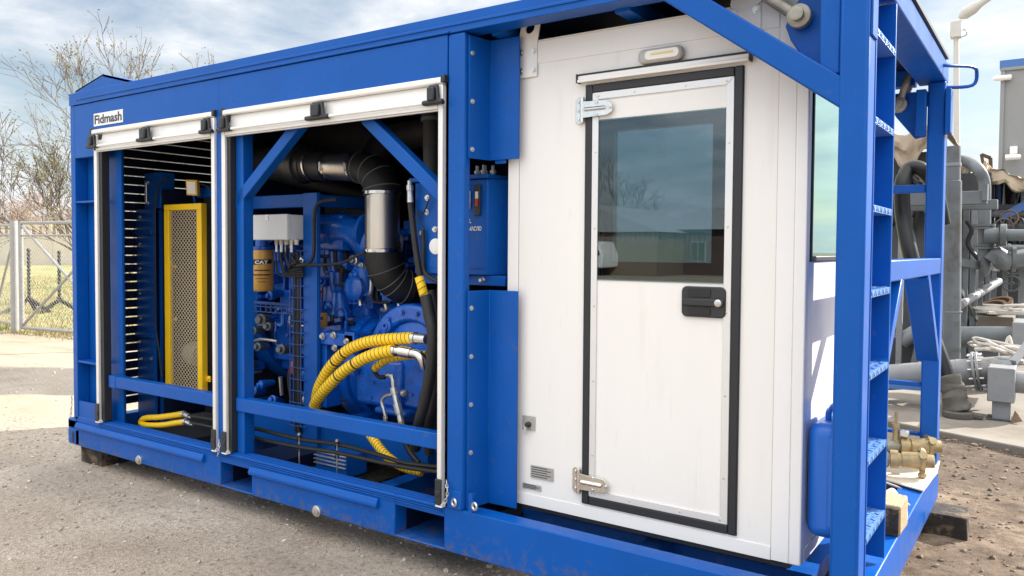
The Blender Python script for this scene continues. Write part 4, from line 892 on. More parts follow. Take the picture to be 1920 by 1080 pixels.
p = at(722, 611, 'Y', .58); b = MB(); b.lathe((p.x, .60, p.z), (0, -1, 0), [(0, .04), (.015, .038), (.02, .022), (.026, .022), (.026, .012), (.01, .01)], 20); b.build('boss', BLUE_IN, gb)
# pump body under the hoses
rbox('pump_case', 665, 668, 752, 770, .55, .25, bev=.03); rbox('pump_case', 752, 650, 822, 775, .58, .3, bev=.02); rbox('pump_case', 700, 762, 760, 785, .5, .25, bev=.02)
p = at(745, 748, 'Y', .545); b = MB(); b.bolt((p.x, .55, p.z), (0, -1, 0), .02, .014); b.build('bolt', BLUE_IN, eng)
for (px, py) in ((700, 745), (680, 690), (705, 715), (760, 660), (790, 672), (810, 700), (770, 740)):
    p = at(px, py, 'Y', .57); b = MB(); b.bolt((p.x, .555 if px < 752 else .585, p.z), (0, -1, 0), .012, .014); b.build('bolt', BLUE_IN, eng)
# pedestal and bracket
rbox('mount_bracket', 600, 622, 662, 652, .5, .18, bev=.006); rbox('mount_bracket', 645, 622, 664, 705, .5, .04, bev=.004); rbox('mount_bracket', 596, 640, 612, 765, .52, .12, bev=.004)
for (px, py) in ((607, 630), (628, 628), (630, 652), (652, 640), (654, 690)):
    p = at(px, py, 'Y', .5); b = MB(); b.bolt((p.x, .495, p.z), (0, -1, 0), .014, .02); b.build('bolt', ZINC, eng)
a_ = at(655, 700, 'Y', .6); b = MB(); b.prism([(a_.x - .09, .6, .12), (a_.x + .15, .6, .12), (a_.x + .06, .6, .38), (a_.x - .02, .6, .38)], (0, .25, 0)); b.build('engine_foot', BLUE_IN, eng, bevel=.01)
b = MB(); q = at(600, 560, 'Y', .7); b.box(1.3, 3.4, .85, .95, .13, .22); b.box(1.3, 3.1, 1.45, 1.55, .13, .22); b.build('engine_skid', BLUE_IN, eng, bevel=.005)
# filters
def filt(pxc, py0, py1, y, rpx, label=None, name='oil_filter'):
    t_, u_ = at(pxc, py0, 'Y', y), at(pxc, py1, 'Y', y); r_ = (at(pxc + rpx, py0, 'Y', y) - t_).x * .92; h_ = t_.z - u_.z
    b = MB(); b.lathe((t_.x, y, u_.z), (0, 0, 1), [(0, r_ * .6), (.002, r_ * .9), (.012, r_), (h_ - .01, r_), (h_, r_ * .96), (h_ + .002, r_ * .8)], 32); o = b.build(name, ORG, eng, sharp=50)
    b = MB(); b.lathe((t_.x, y, t_.z + .003), (0, 0, 1), [(0, r_ * .95), (.02, r_ * .95), (.024, r_ * .6), (.07, r_ * .6)], 20); b.build('filter_base', BLUE_IN, o); return o, Vector((t_.x, y, u_.z)), r_, h_
fo, fc, fr_, fh = filt(491, 469, 546, .50, 15)
d0 = (CAM - fc); ang0 = math.atan2(d0.x, -d0.y)          # side of the can that faces the yard
Xd = Vector((math.cos(ang0), math.sin(ang0), 0))
def band(o, c_, r_, z0, z1, w, m, name, slant=0.0):
    b = MB(); n = 12; bm = b.bm; rows = []
    for k in range(n + 1):
        a = -w + 2 * w * k / n; s_ = slant * (k / n)
        d = Vector((math.sin(a + ang0), -math.cos(a + ang0), 0)); rows.append((bm.verts.new(c_ + d * (r_ + .0012) + Vector((0, 0, z0 + s_))), bm.verts.new(c_ + d * (r_ + .0012) + Vector((0, 0, z1)))))
    for A, B in zip(rows, rows[1:]): bm.faces.new((A[0], B[0], B[1], A[1]))
    return b.build(name, m, o, recalc=False)
band(fo, fc, fr_, fh * .64, fh * .78, .95, GASK, 'label_band', slant=.012)
lettering('CAT', WTXT, fo, fc + Vector((0, 0, fh * .668)), Xd, (0, 0, 1), width=fr_ * 1.15, height=fh * .085, weight=.004, depth=.0004, bend=(fr_ + .0022, fr_ * .62))
for z, w in ((.50, .7), (.41, .8), (.39, .75)): band(fo, fc, fr_, fh * z, fh * (z + (.03 if z > .45 else .016)), w, GASK, 'label_band')
for z, w in ((.31, .6), (.23, .35)): band(fo, fc, fr_, fh * z, fh * (z + .018), w, RUST, 'label_band')
f2, fc2, fr2_, fh2 = filt(601, 586, 614, .62, 9.5, name='fuel_filter'); ang0 = math.atan2((CAM - fc2).x, -(CAM - fc2).y)
band(f2, fc2 + Vector((0, 0, 0)), fr2_, fh2 * .55, fh2 * .75, .35, GASK, 'label_band')
p = at(599, 544, 'Y', .62); b = MB(); b.lathe(p, (0, 0, -1), [(0, .012), (.004, .018), (.018, .018), (.02, .012), (.06, .011)], 12); b.build('priming_knob', RED, eng)
# fuel lines, harness and small fittings over the block
for k in range(62):
    px, py = rnd.uniform(440, 780), rnd.uniform(430, 740); y = ye - rnd.uniform(.0, .12); p = at(px, py, 'Y', y); pts = [p]
    d = Vector((rnd.choice((1, -1)), 0, 0)) if rnd.random() < .5 else Vector((0, 0, rnd.choice((1, -1))))
    for s_ in range(rnd.randint(2, 4)):
        p = p + d * rnd.uniform(.04, .16); pts.append(p.copy()); d = Vector((-d.z * rnd.choice((1, -1)), rnd.uniform(-.1, .2), d.x * rnd.choice((1, -1)))).normalized()
    p2 = [q_ for q_ in pts if 1.35 < q_.x < 3.4 and .3 < q_.z < 1.65]
    if len(p2) < 2: continue
    b = MB(); b.tube(p2, rnd.choice((.005, .007, .010, .014)), 7, 5); b.build('fuel_line', rnd.choice((BLUE_IN, BLUE_IN, BLUE_IN, RUB, RUB, ZINC)), eng)
for k in range(150):
    px, py = rnd.uniform(440, 775), rnd.uniform(425, 760); y = ye + rnd.uniform(-.10, .06); p = at(px, py, 'Y', y); b = MB(); t = rnd.random()
    if t < .45: b.bolt(p, (0, -1, 0), rnd.uniform(.01, .018), .02); b.cyl(p, p + Vector((0, .1, 0)), .012, 8)
    elif t < .75: b.lathe(p, (rnd.uniform(-.3, .3), -1, rnd.uniform(-.3, .3)), [(-.1, .02), (0, .035), (.015, .035), (.02, .02), (.04, .018)], 12)
    else: s_ = rnd.uniform(.025, .06); b.box(p.x - s_, p.x + s_, p.y, p.y + .12, p.z - s_ * .8, p.z + s_ * .8)
    b.build(('bolt', 'plug', 'cover_plate')[0 if t < .45 else 1 if t < .75 else 2], rnd.choice((BLUE_IN, BLUE_IN, BLUE_IN, BLUE_IN, ZINC, GREYD, NAVY)) if t < .75 else BLUE_IN, eng, bevel=.004)
b = MB(); b.tube([at(x, y, 'Y', .68) for x, y in ((452, 632), (470, 640), (490, 636), (520, 640))], .011, 8, 4); b.build('coolant_line', ZINC, eng)
for (px, py, s_) in ((492, 600, .045), (505, 612, .03), (486, 650, .03), (530, 655, .035), (478, 620, .03)):
    p = at(px, py, 'Y', .70); b = MB(); b.lathe(p, (.2, -1, .1), [(-.08, s_ * .8), (0, s_), (.02, s_), (.025, s_ * .6), (.05, s_ * .55)], 10); b.build('sensor', GREY, eng)
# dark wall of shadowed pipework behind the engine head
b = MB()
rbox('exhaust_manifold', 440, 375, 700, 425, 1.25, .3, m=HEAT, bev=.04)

# service frame in front of the engine: posts, beam, cable tray
sf = thing('service_frame', 'slim blue angle steel frame carrying the white junction box and wire tray', 'frame', (2.2, .5, .12))
yf_ = .47
a = at(568, 362, 'Y', yf_); c_ = at(594, 362, 'Y', yf_)
b = MB(); b.box(a.x, c_.x, yf_, yf_ + .012, .14, a.z); b.box(c_.x - .012, c_.x, yf_ + .0125, yf_ + .03, .14, a.z); b.build('post', BLUE, sf, bevel=.003)
a2 = at(440, 366, 'Y', yf_ + .05); z0 = at(500, 392, 'Y', yf_ + .05).z
b = MB(); b.box(1.30, a.x - .002, yf_ + .03, yf_ + .09, a.z - .085, a.z - .002); b.build('beam', BLUE, sf, bevel=.004)
b = MB(); b.box(a.x, a.x + .06, yf_ + .08, 1.2, a.z - .08, a.z - .005); b.build('beam', BLUE, sf, bevel=.004)
WIRE = mat('blue_tray_wire', (.02, .07, .28), .5, .0)
b = MB(); xa, xb_ = at(546, 500, 'Y', yf_).x, at(566, 500, 'Y', yf_).x; zb_, zt_ = .3, at(556, 470, 'Y', yf_).z
for x in (xa, xa + .03, xb_): b.cyl((x, yf_ - .01, zb_), (x, yf_ - .01, zt_), .004, 6)
for k in range(16): z = zb_ + (zt_ - zb_) * k / 15; b.cyl((xa - .004, yf_ - .014, z), (xb_ + .05, yf_ - .014, z), .0035, 6)
b.build('wire_tray', WIRE, sf)
b = MB(); xa, xb_ = at(445, 575, 'Y', yf_ + .1).x, at(552, 575, 'Y', yf_ + .1).x; zc = at(500, 575, 'Y', yf_ + .1).z
for dz in (-.035, 0, .02): b.cyl((xa, yf_ + .09, zc + dz), (xb_, yf_ + .09, zc + dz), .004, 6)
b.cyl((xa, yf_ + .13, zc + .02), (xb_, yf_ + .13, zc + .02), .012, 8)
for k in range(12): x = xa + (xb_ - xa) * k / 11; b.cyl((x, yf_ + .086, zc - .036), (x, yf_ + .086, zc + .022), .0035, 6)
b.build('wire_tray', WIRE, sf)
for j, (dx, m_, r_) in enumerate(((.018, RUB, .010), (.03, RUB, .012), (.042, GREYD, .009), (.055, RUB, .011))):
    x = at(552, 500, 'Y', yf_ + .02).x + dx; b = MB(); b.tube([(x, yf_ + .01, zt_ - .02), (x + .006, yf_ + .012, zt_ - .25), (x - .005, yf_ + .014, zt_ - .5), (x + .004, yf_ + .012, zt_ - .8), (x - .003, yf_ + .02, .25)], r_, 7, 4); b.build('cable', m_, sf)

# junction box with glands and cables
jb = thing('junction_box', 'pale grey junction box above the yellow CAT filter', 'electrical box', tuple(at(515, 455, 'Y', .42)))
yj = .37; a, c_ = at(470, 403, 'Y', yj), at(537, 450, 'Y', yj)
b = MB(); b.box(a.x, c_.x + .005, yj, yj + .035, c_.z, a.z); lid = b.build('lid', BOX, jb, bevel=.006)
b = MB(); b.box(a.x + .003, c_.x + .002, yj + .036, yj + .20, c_.z + .003, a.z - .003); b.build('case', BOX, jb, bevel=.004)
k_ = at(501, 408, 'Y', yj); b = MB(); b.box(k_.x - .013, k_.x + .013, yj - .003, yj, k_.z - .016, k_.z + .016); b.lathe((k_.x, yj - .003, k_.z + .002), (0, -1, 0), [(0, .006), (.003, .005)], 10); b.build('latch', ZINC, lid)
g_ends = []
for k in range(9):
    x = a.x + .13 + k * .018 if k < 9 else 0; x = c_.x - .155 + k * .024; y = yj + .05 + .015 * (k % 2); b = MB(); b.lathe((x, y, c_.z + .003), (0, 0, -1), [(0, .013), (.012, .013), (.013, .011), (.03, .011), (.033, .007)], 10); b.build('cable_gland', GLAND, jb)
    g_ends.append(Vector((x, y, c_.z - .03)))
for k, g in enumerate(g_ends[:7]):
    b = MB(); b.cyl(g, g + Vector((0, 0, -.045)), .007, 8); b.build('cable_marker', WTXT if k in (0, 1, 2, 3, 5, 6) else RUB, jb)
    dn = .09 + .012 * (6 - k) ; e = at(566, 500, 'Y', yf_ - .02); b = MB()
    b.tube([g + Vector((0, 0, -.044)), g + Vector((.004, -.01, -.07)), g + Vector((.03 + .004 * k, -.012, -dn - .02)), Vector((e.x - .09, yf_ - .035 - .003 * k, g.z - dn - .035)), Vector((e.x + .03, yf_ - .03 - .003 * k, g.z - dn - .03 + .004 * k))], .0062, 7, 5); b.build('cable', RUB, jb)
b = MB(); b.tube([at(x, y, 'Y', .42) for x, y in ((560, 497), (600, 497), (640, 493), (668, 480), (685, 473))], .009, 8, 5); b.build('cable', RUB, jb)
b = MB(); b.tube([at(x, y, 'Y', .42) for x, y in ((632, 374), (605, 377), (592, 390), (589, 420), (589, 460), (586, 484), (574, 496), (556, 498))], .011, 8, 5); b.build('cable', RUB, jb)
b = MB(); b.tube([at(x, y, 'Y', .5) for x, y in ((445, 466), (460, 484), (478, 496))], .010, 8, 5); b.build('cable', RUB, jb)
b = MB(); p = at(563, 482, 'Y', .44); b.prism([p, p + Vector((.03, 0, -.018)), p + Vector((.018, 0, -.045)), p + Vector((-.014, 0, -.026))], (0, .002, 0)); b.build('tag', WTXT, jb)
b = MB(); p = at(462, 421, 'Y', .44); b.lathe(p, (-1, 0, 0), [(-.05, .010), (0, .014), (.012, .014), (.014, .005)], 12); b.build('indicator', YEL, jb)

# ------------------------------------------------------------------ air intake and exhaust ducts
yd_ = .62
duct = thing('intake_duct', 'brushed steel and black rubber intake duct bending down in front of the engine', 'duct', tuple(at(730, 540, 'Y', yd_)))
def P(x, y, yy=yd_): return at(x, y, 'Y', yy)
ra = (P(0 + 690, 290).z - P(690, 344).z) / 2 * .98 if False else .118
ra = (P(650, 290).z - P(650, 338).z) / 2 * 1.08
b = MB(); b.rings([P(615, 312), P(672, 314)], ra, 32); b.build('steel_tube', BRUSH, duct)
rv = (P(742, 400) - P(692, 400)).x / 2 * .95
b = MB(); b.rings([P(717, 360), P(717, 470)], rv, 32); b.build('steel_tube', BRUSH, duct)
def arc(pa, pb, pc, n=9):   # quadratic bend
    return [pa * (1 - t) ** 2 + pb * 2 * t * (1 - t) + pc * t * t for t in [i / n for i in range(n + 1)]]
pts = arc(P(664, 314), P(716, 312), P(717, 366), 8); rr = [ra * 1.06 + (rv * 1.10 - ra * 1.06) * i / 8 for i in range(9)]
b = MB(); b.rings(pts, rr, 28); b.build('rubber_elbow', RUB, duct, sharp=20)
b = MB()
for i in (1, 3, 5, 7):
    d = (pts[min(i + 1, 8)] - pts[i - 1]).normalized(); b.torus(pts[i], d, rr[i] + .001, .004, 28, 6)
b.build('elbow_rib', GREY, duct)
lowp = arc(P(717, 466), P(718, 532), P(768, 540, .78), 9); rl = [rv * 1.08] * 5 + [rv * 1.02] * 5
b = MB(); b.rings(lowp, rl, 28); b.build('rubber_elbow', RUB, duct, sharp=20)
b = MB()
for i in (3, 5, 6, 8): b.torus(lowp[i], (lowp[min(i + 1, 9)] - lowp[i - 1]).normalized(), rl[i] + .002, .003, 28, 6)
b.build('elbow_rib', GREY, duct)
for (c_, d, r_) in ((P(667, 314), Vector((1, 0, 0)), ra * 1.08), (P(620, 312), Vector((1, 0, 0)), ra * 1.05), (P(717, 362), Vector((0, 0, 1)), rv * 1.12), (P(717, 470), Vector((0, 0, 1)), rv * 1.11)):
    b = MB(); b.lathe(c_ - d * .009, d, [(0, r_), (.018, r_), (.018, r_ - .004), (0, r_ - .004)], 30); cl = b.build('hose_clamp', STEEL, duct)
    sd = Vector((.55, -.83, 0)); sd = (sd - d * sd.dot(d)).normalized(); b = MB(); q = c_ + sd * r_; tg = d.cross(sd); b.bar(q - tg * .02, q + tg * .035, .010, .012); b.bolt(q + tg * .03, sd, .005, .008); b.build('clamp_screw', ZINC, cl)
b = MB(); b.rings([P(540, 307), P(553, 307), P(554, 307), P(571, 308), P(572, 308), P(580, 308), P(581, 309), P(590, 310), P(592, 310), P(616, 312)], [ra * 1.25, ra * 1.3, ra * 1.5, ra * 1.5, ra * 1.3, ra * 1.3, ra * 1.2, ra * 1.2, ra * 1.12, ra * 1.12], 30); b.build('rubber_coupling', BLK, duct)
b = MB(); b.lathe(P(588, 310), (1, 0, 0), [(0, ra * 1.26), (.012, ra * 1.26), (.012, ra * 1.2), (0, ra * 1.2)], 30); b.build('hose_clamp', STEEL, duct)
af = thing('air_cleaner', 'black cylindrical air cleaner high under the roof with clips', 'air cleaner', tuple(P(500, 330, .75)))
b = MB(); b.rings([P(452, 305, .68), P(455, 305, .68), P(462, 305, .68), P(535, 307, .66), P(556, 307, .65)], [ra * 1.0, ra * 1.3, ra * 1.36, ra * 1.36, ra * 1.25], 32); b.build('canister', BLK, af)
b = MB(); b.lathe(P(476, 305, .675), (1, .0, 0), [(0, ra * 1.42), (.02, ra * 1.42), (.02, ra * 1.36), (0, ra * 1.36)], 30); b.build('band', GREY, af)
b = MB(); b.rings([P(452, 335, .85), P(530, 330, .85), P(620, 348, 1.0), P(700, 372, 1.2)], ra * .7, 20); o = b.build('lower_duct', RUB, af)
ex = thing('exhaust_silencer', 'matt black exhaust silencer lying under the roof behind the ducts', 'silencer', tuple(P(640, 270, 1.2)))
b = MB(); b.rings([P(555, 268, 1.2), P(562, 268, 1.2), P(700, 262, 1.2), P(725, 270, 1.2), P(727, 270, 1.2)], [.06, .17, .17, .13, .05], 28); b.build('shell', HEAT, ex)
b = MB(); b.tube([P(690, 330, 1.1), P(705, 290, 1.1), P(735, 262, 1.1), P(790, 250, 1.1), P(840, 245, 1.1)], .095, 18, 6); b.build('outlet_pipe', HEAT, ex)
st = thing('exhaust_stack', 'upright dark exhaust pipe beside the right shutter track', 'exhaust pipe', tuple(P(810, 320, .5)))
b = MB(); b.rings([P(810, 330, .5), P(810, 222, .5), P(810, 221, .5), P(810, 180, .5)], [.05, .05, .058, .058], 24); b.build('pipe', HEAT, st)
b = MB(); b.lathe(P(810, 224, .5), (0, 0, 1), [(-.01, .062), (.01, .062), (.01, .055), (-.01, .055)], 24); b.build('clamp_band', GREY, st)

# ------------------------------------------------------------------ hydraulic oil tank
yt = .20
tank = thing('oil_tank', 'blue hydraulic oil tank marked in white beside the cabin', 'tank', (3.5, .3, 1.2))
x0, x1 = at(778, 400, 'Y', yt).x, at(914, 400, 'Y', yt).x; zt, zb = at(890, 336, 'Y', yt).z, at(890, 516, 'Y', yt).z; xr = at(945, 400, 'Y', yt + .15).x
b = MB(); b.prism([(x0, yt, zb), (x1, yt, zb), (x1 + .10, yt + .25, zb), (x1 + .10, yt + .33, zb), (x0, yt + .33, zb)], (0, 0, zt - zb)); tb = b.build('tank_body', BLUE, tank, bevel=.006)
b = MB(); b.box(x0 - .03, x1 + .012, yt - .015, yt + .34, zt + .001, zt + .022); b.build('tank_lid', BLUE, tank, bevel=.003)
b = MB(); b.box(x0, x1 + .09, yt + .02, yt + .3, zb - .05, zb - .001); b.build('tank_foot', BLUE, tank, bevel=.003)
gx = at(897, 375, 'Y', yt); b = MB(); b.box(gx.x - .018, gx.x + .018, yt - .012, yt - .0005, gx.z - .075, gx.z + .075); lg = b.build('level_gauge', BLK, tank, bevel=.003)
b = MB(); b.box(gx.x - .008, gx.x + .008, yt - .016, yt - .0125, gx.z - .03, gx.z + .005); b.build('level_glass', RED, lg)
b = MB(); b.box(gx.x - .008, gx.x + .008, yt - .016, yt - .0125, gx.z + .006, gx.z + .04); b.build('level_glass', WTXT, lg)
b = MB(); gx2 = at(880, 375, 'Y', yt); b.box(gx2.x - .008, gx2.x + .012, yt - .010, yt - .0005, gx2.z - .045, gx2.z + .045); b.build('thermometer', ZINC, tank, bevel=.003)
l0 = at(818, 432, 'Y', yt); l1 = at(903, 433, 'Y', yt)
lettering('ГИДРАВЛИЧЕСКОЕ МАСЛО', WTXT, tb, (l0.x, yt - .002, l1.z - .003), (1, 0, 0), (0, 0, 1), width=l1.x - l0.x, height=.026, weight=.0025, depth=.0006)
l2 = at(884, 417, 'Y', yt); l3 = at(830, 417, 'Y', yt)
lettering('HYDRAULIC OIL', WTXT, tb, (l3.x, yt - .002, l2.z - .003), (1, 0, 0), (0, 0, 1), width=l2.x - l3.x, height=.022, weight=.001, depth=.0006)
for px in (788, 815, 886, 896, 903, 911):
    p = at(px, 322, 'Y', yt + .03); b = MB(); b.lathe((p.x, yt + .05 + .02 * (px % 3), zt + .022), (0, 0, 1), [(0, .012), (.01, .012), (.012, .016), (.025, .016), (.027, .009), (.05, .008)], 8); b.build('filler_fitting', ZINC, tank)
p = at(819, 462, 'Y', yt); b = MB(); b.lathe((p.x, yt, p.z), (0, -1, 0), [(0, .04), (.012, .04), (.014, .036), (.015, .002)], 24); b.build('pressure_gauge', WTXT, tank)
b = MB(); b.box(x0 + .01, x1 - .02, yt - .004, yt - .0005, at(800, 512, 'Y', yt).z + .03, at(800, 512, 'Y', yt).z + .035); b.build('weld_line', BLUE, tank)
b = MB(); b.tube([at(x, y, 'Y', yt - .02) for x, y in ((793, 430), (794, 460), (794, 500), (800, 515), (815, 525), (835, 535))], .010, 8, 5); b.build('oil_line', RUB, tank)
b = MB(); b.tube([at(x, y, 'Y', yt - .02) for x, y in ((804, 374), (798, 390), (790, 402), (782, 395), (788, 415), (796, 428))], .004, 6, 5); b.build('wire', RUB, tank)
for px, py in ((802, 371), (801, 398), (816, 430), (791, 437), (791, 500), (872, 515)):
    p = at(px, py, 'Y', yt); b = MB(); b.bolt((p.x, yt - .0, p.z), (0, -1, 0), .010, .014); b.build('bolt', ZINC, tank)
p = at(907, 525, 'Y', yt + .02); b = MB(); b.lathe((p.x, yt + .02, p.z), (0, -1, 0), [(0, .012), (.01, .012), (.012, .009), (.03, .009)], 10); b.build('drain_plug', ZINC, tank)
b = MB(); f_ = at(768, 350, 'Y', .16); b.lathe((f_.x, .16, f_.z + .03), (.05, 0, -1), [(0, .012), (.02, .012), (.022, .018), (.05, .018), (.052, .015), (.11, .017), (.112, .013)], 10); fit = b.build('hose_fitting', ZINC); 
tag(fit, 'silver hose coupling hanging at the left edge of the oil tank', 'fitting')
b = MB(); b.tube([at(x, y, 'Y', .17) for x, y in ((769, 372), (773, 410), (780, 470), (788, 520))], .016, 10, 5); o = b.build('hydraulic_hose', RUB); tag(o, 'black hose dropping from the silver coupling left of the oil tank', 'hose')

# ------------------------------------------------------------------ hoses
def yellow_hose(label, pts, r, y=None, wraps=.028, parent_name='yellow_hose'):
    t = thing(parent_name, label, 'hose', tuple(pts[0])); sp_ = smooth(pts, 10)
    b = MB(); b.rings(sp_, r, 16); b.build('sleeve', YHOSE, t)
    b = MB(); acc = 0; nxt = wraps; cnt = 0
    for p, q in zip(sp_, sp_[1:]):
        l = (q - p).length
        while acc + l > nxt:
            c_ = p + (q - p) * ((nxt - acc) / l); d = (q - p).normalized(); tilt = (d + Vector((.12, .1, .25))).normalized(); b.torus(c_, tilt, r * 1.005, .0018, 16, 4); nxt += wraps; cnt += 1
        acc += l
    if cnt: b.build('spiral_wrap', BLK, t)
    else: b.bm.free()
    return t, sp_
hy = .30
h1, s1 = yellow_hose('yellow spiral wrapped hose, upper one of the pair curving from the pump', [at(x, y, 'Y', yy) for x, y, yy in ((592, 762, .40), (594, 742, .38), (600, 722, .35), (618, 690, .32), (645, 662, .30), (680, 644, .29), (720, 637, .29), (775, 634, .30))], .033)
h2, s2 = yellow_hose('yellow spiral wrapped hose, lower one of the pair curving from the pump', [at(x, y, 'Y', yy) for x, y, yy in ((590, 760, .34), (596, 748, .31), (612, 728, .28), (640, 700, .26), (672, 678, .25), (705, 664, .25), (738, 657, .26))], .034)
b = MB(); b.rings([s1[-1], s1[-1] + Vector((.02, 0, 0)), s1[-1] + Vector((.021, 0, 0)), s1[-1] + Vector((.05, .0, 0)), s1[-1] + Vector((.09, .0, 0))], [.034, .034, .028, .028, .026], 16); b.build('ferrule', ZINC, h1)
b = MB(); e = s2[-1]; b.rings([e, e + Vector((.02, 0, .0)), e + Vector((.021, 0, 0)), e + Vector((.05, 0, 0)), e + Vector((.051, 0, 0)), e + Vector((.13, .0, -.004))], [.030, .030, .024, .024, .031, .030], 16); b.tube([e + Vector((.12, 0, -.004)), e + Vector((.17, 0, -.008)), e + Vector((.20, .0, -.03)), e + Vector((.20, .02, -.08))], .026, 14, 5); b.build('ferrule', STEEL, h2)
for s_, k in ((s1, 34), (s1, 40), (s2, 38), (s2, 28)):
    d = (s_[k + 1] - s_[k]).normalized(); b = MB(); b.lathe(s_[k], d, [(0, .0345), (.012, .0345), (.012, .03), (0, .03)], 16); b.build('cable_tie', BLK, h1 if s_ is s1 else h2)
yellow_hose('short yellow hose turning down behind the pair of curved hoses', [at(x, y, 'Y', yy) for x, y, yy in ((800, 665, .42), (760, 668, .42), (728, 674, .41), (708, 686, .40), (702, 692, .40))], .022, parent_name='yellow_hose')
yellow_hose('yellow hose end hanging at the foot of the oil tank', [at(x, y, 'Y', yy) for x, y, yy in ((786, 520, .12), (791, 538, .12), (797, 560, .13))], .023, parent_name='yellow_hose')
yellow_hose('yellow wrapped hose dropping below the blue guard rail', [at(x, y, 'Y', yy) for x, y, yy in ((694, 815, .35), (708, 835, .33), (722, 852, .31), (742, 868, .30), (765, 878, .30), (792, 884, .32))], .026, wraps=.022)
yellow_hose('yellow hose of the short loop on the floor, upper run', [at(x, y, 'Y', yy) for x, y, yy in ((264, 791, .20), (272, 784, .18), (300, 782, .17), (330, 778, .17), (342, 776, .18))], .019, wraps=9)
yellow_hose('yellow hose of the short loop on the floor, lower run', [at(x, y, 'Y', yy) for x, y, yy in ((264, 793, .19), (275, 797, .16), (305, 797, .15), (330, 793, .15), (346, 791, .16))], .019, wraps=9)
def black_hose(label, pts, r, name='hydraulic_hose', res=6, m=RUB):
    b = MB(); b.tube(pts, r, 12, res); o = b.build(name, m); tag(o, label, 'hose'); return o
black_hose('thick black hose hanging beside the right shutter track', [at(x, y, 'Y', yy) for x, y, yy in ((798, 555, .13), (805, 590, .12), (812, 630, .11), (808, 690, .11), (797, 750, .12), (785, 800, .14), (778, 840, .2))], .030)
black_hose('second thick black hose bundled against the right shutter track', [at(x, y, 'Y', yy) for x, y, yy in ((806, 545, .16), (815, 590, .16), (822, 640, .15), (818, 700, .15), (808, 760, .15), (800, 800, .16), (805, 850, .2))], .026)
black_hose('thin black hose behind the two thick ones', [at(x, y, 'Y', yy) for x, y, yy in ((824, 540, .22), (826, 620, .22), (816, 740, .22), (812, 800, .22))], .016)
black_hose('black rubber hose along the floor, upper of the two', [at(x, y, 'Y', yy) for x, y, yy in ((346, 778, .18), (400, 787, .18), (450, 798, .17), (490, 806, .17), (560, 823, .16), (632, 833, .16), (700, 850, .16), (760, 868, .16), (830, 876, .18))], .012)
black_hose('black rubber hose along the floor, lower of the two', [at(x, y, 'Y', yy) for x, y, yy in ((348, 791, .16), (400, 801, .16), (450, 812, .15), (480, 822, .15), (560, 838, .14), (628, 848, .14), (700, 864, .14), (760, 876, .14), (830, 886, .16))], .012)
for i, (px, py, py2, yy) in enumerate(((456, 795, 822, .16), (561, 820, 846, .15), (632, 832, 858, .145))):
    t = thing('hose_clip', 'black double clip on a zinc stud holding the two floor hoses', 'clip', tuple(at(px, py2, 'Y', yy)), 'clips holding the floor hoses')
    a, c_ = at(px, py, 'Y', yy), at(px, py2, 'Y', yy)
    b = MB(); b.torus(a + Vector((0, 0, -.008)), (1, .1, -.25), .017, .004, 14, 6); b.torus(c_ + Vector((0, 0, .012)), (1, .1, -.25), .017, .004, 14, 6); b.build('clip_ring', RUB, t)
    b = MB(); b.cyl(c_ + Vector((0, 0, -.10)), a + Vector((0, 0, .02)), .0045, 8); b.bolt(a + Vector((0, 0, .014)), (0, 0, 1), .007, .012); b.build('stud', ZINC, t)
for i, (x, y, yy) in enumerate(((346, 777, .18), (349, 791, .16))):
    b = MB(); p = at(x, y, 'Y', yy); b.lathe(p, (1, 0, -.12), [(-.02, .02), (0, .02), (.002, .014), (.03, .014), (.031, .017), (.05, .017), (.052, .012), (.08, .012)], 12); o = b.build('hose_coupling', ZINC); tag(o, 'silver coupling joining the %s yellow loop to its black hose' % ('upper', 'lower')[i], 'coupling')
# silver fitting cluster in front of the pump
fc_ = thing('valve_fitting', 'bright silver hydraulic tee fitting with elbows in front of the pump', 'fitting', tuple(at(742, 790, 'Y', .42)))
def FP(x, y, yy=.42): return at(x, y, 'Y', yy)
b = MB(); b.rings([FP(735, 702), FP(738, 725), FP(738, 726), FP(740, 738), FP(740, 739), FP(744, 756), FP(744, 757), FP(749, 776), FP(749, 777), FP(752, 790)], [.010, .012, .022, .022, .016, .018, .024, .022, .016, .018], 10); b.build('tee_body', ZINC, fc_)
b = MB(); b.tube([FP(720, 706), FP(730, 703), FP(737, 712), FP(738, 726)], .011, 10, 5); b.build('elbow', ZINC, fc_)
b = MB(); b.tube([FP(736, 740), FP(724, 742), FP(716, 752), FP(720, 768), FP(724, 785)], .010, 10, 5); b.build('elbow', ZINC, fc_)
b = MB(); b.lathe(FP(757, 737, .44), (1, -.4, 0), [(-.04, .012), (-.01, .012), (0, .022), (.02, .022), (.025, .012)], 14); b.build('valve_knob', ZINC, fc_)
b = MB(); b.rings([FP(722, 780), FP(724, 800)], [.013, .011], 10); b.rings([FP(752, 790), FP(754, 800), FP(754, 801), FP(758, 815)], [.02, .02, .016, .016], 10); b.build('nut', BRASS, fc_)
black_hose('black hose curving from the silver tee up to the short yellow hose', [at(x, y, 'Y', .41) for x, y in ((702, 690), (704, 700), (712, 707), (722, 707))], .012)
black_hose('black hose leaving the silver tee downwards', [at(x, y, 'Y', .42) for x, y in ((756, 812), (760, 830), (770, 850), (785, 868))], .016)
black_hose('dark hose beside the red tag under the wire tray', [at(x, y, 'Y', .5) for x, y in ((545, 690), (543, 715), (547, 745), (548, 790))], .016)
b = MB(); p = at(548, 690, 'Y', .49); b.ball(p, .02, 1, .6, 2.2); o = b.build('red_tag', RED); tag(o, 'small red tag hanging on the dark hose beside the wire tray', 'tag')
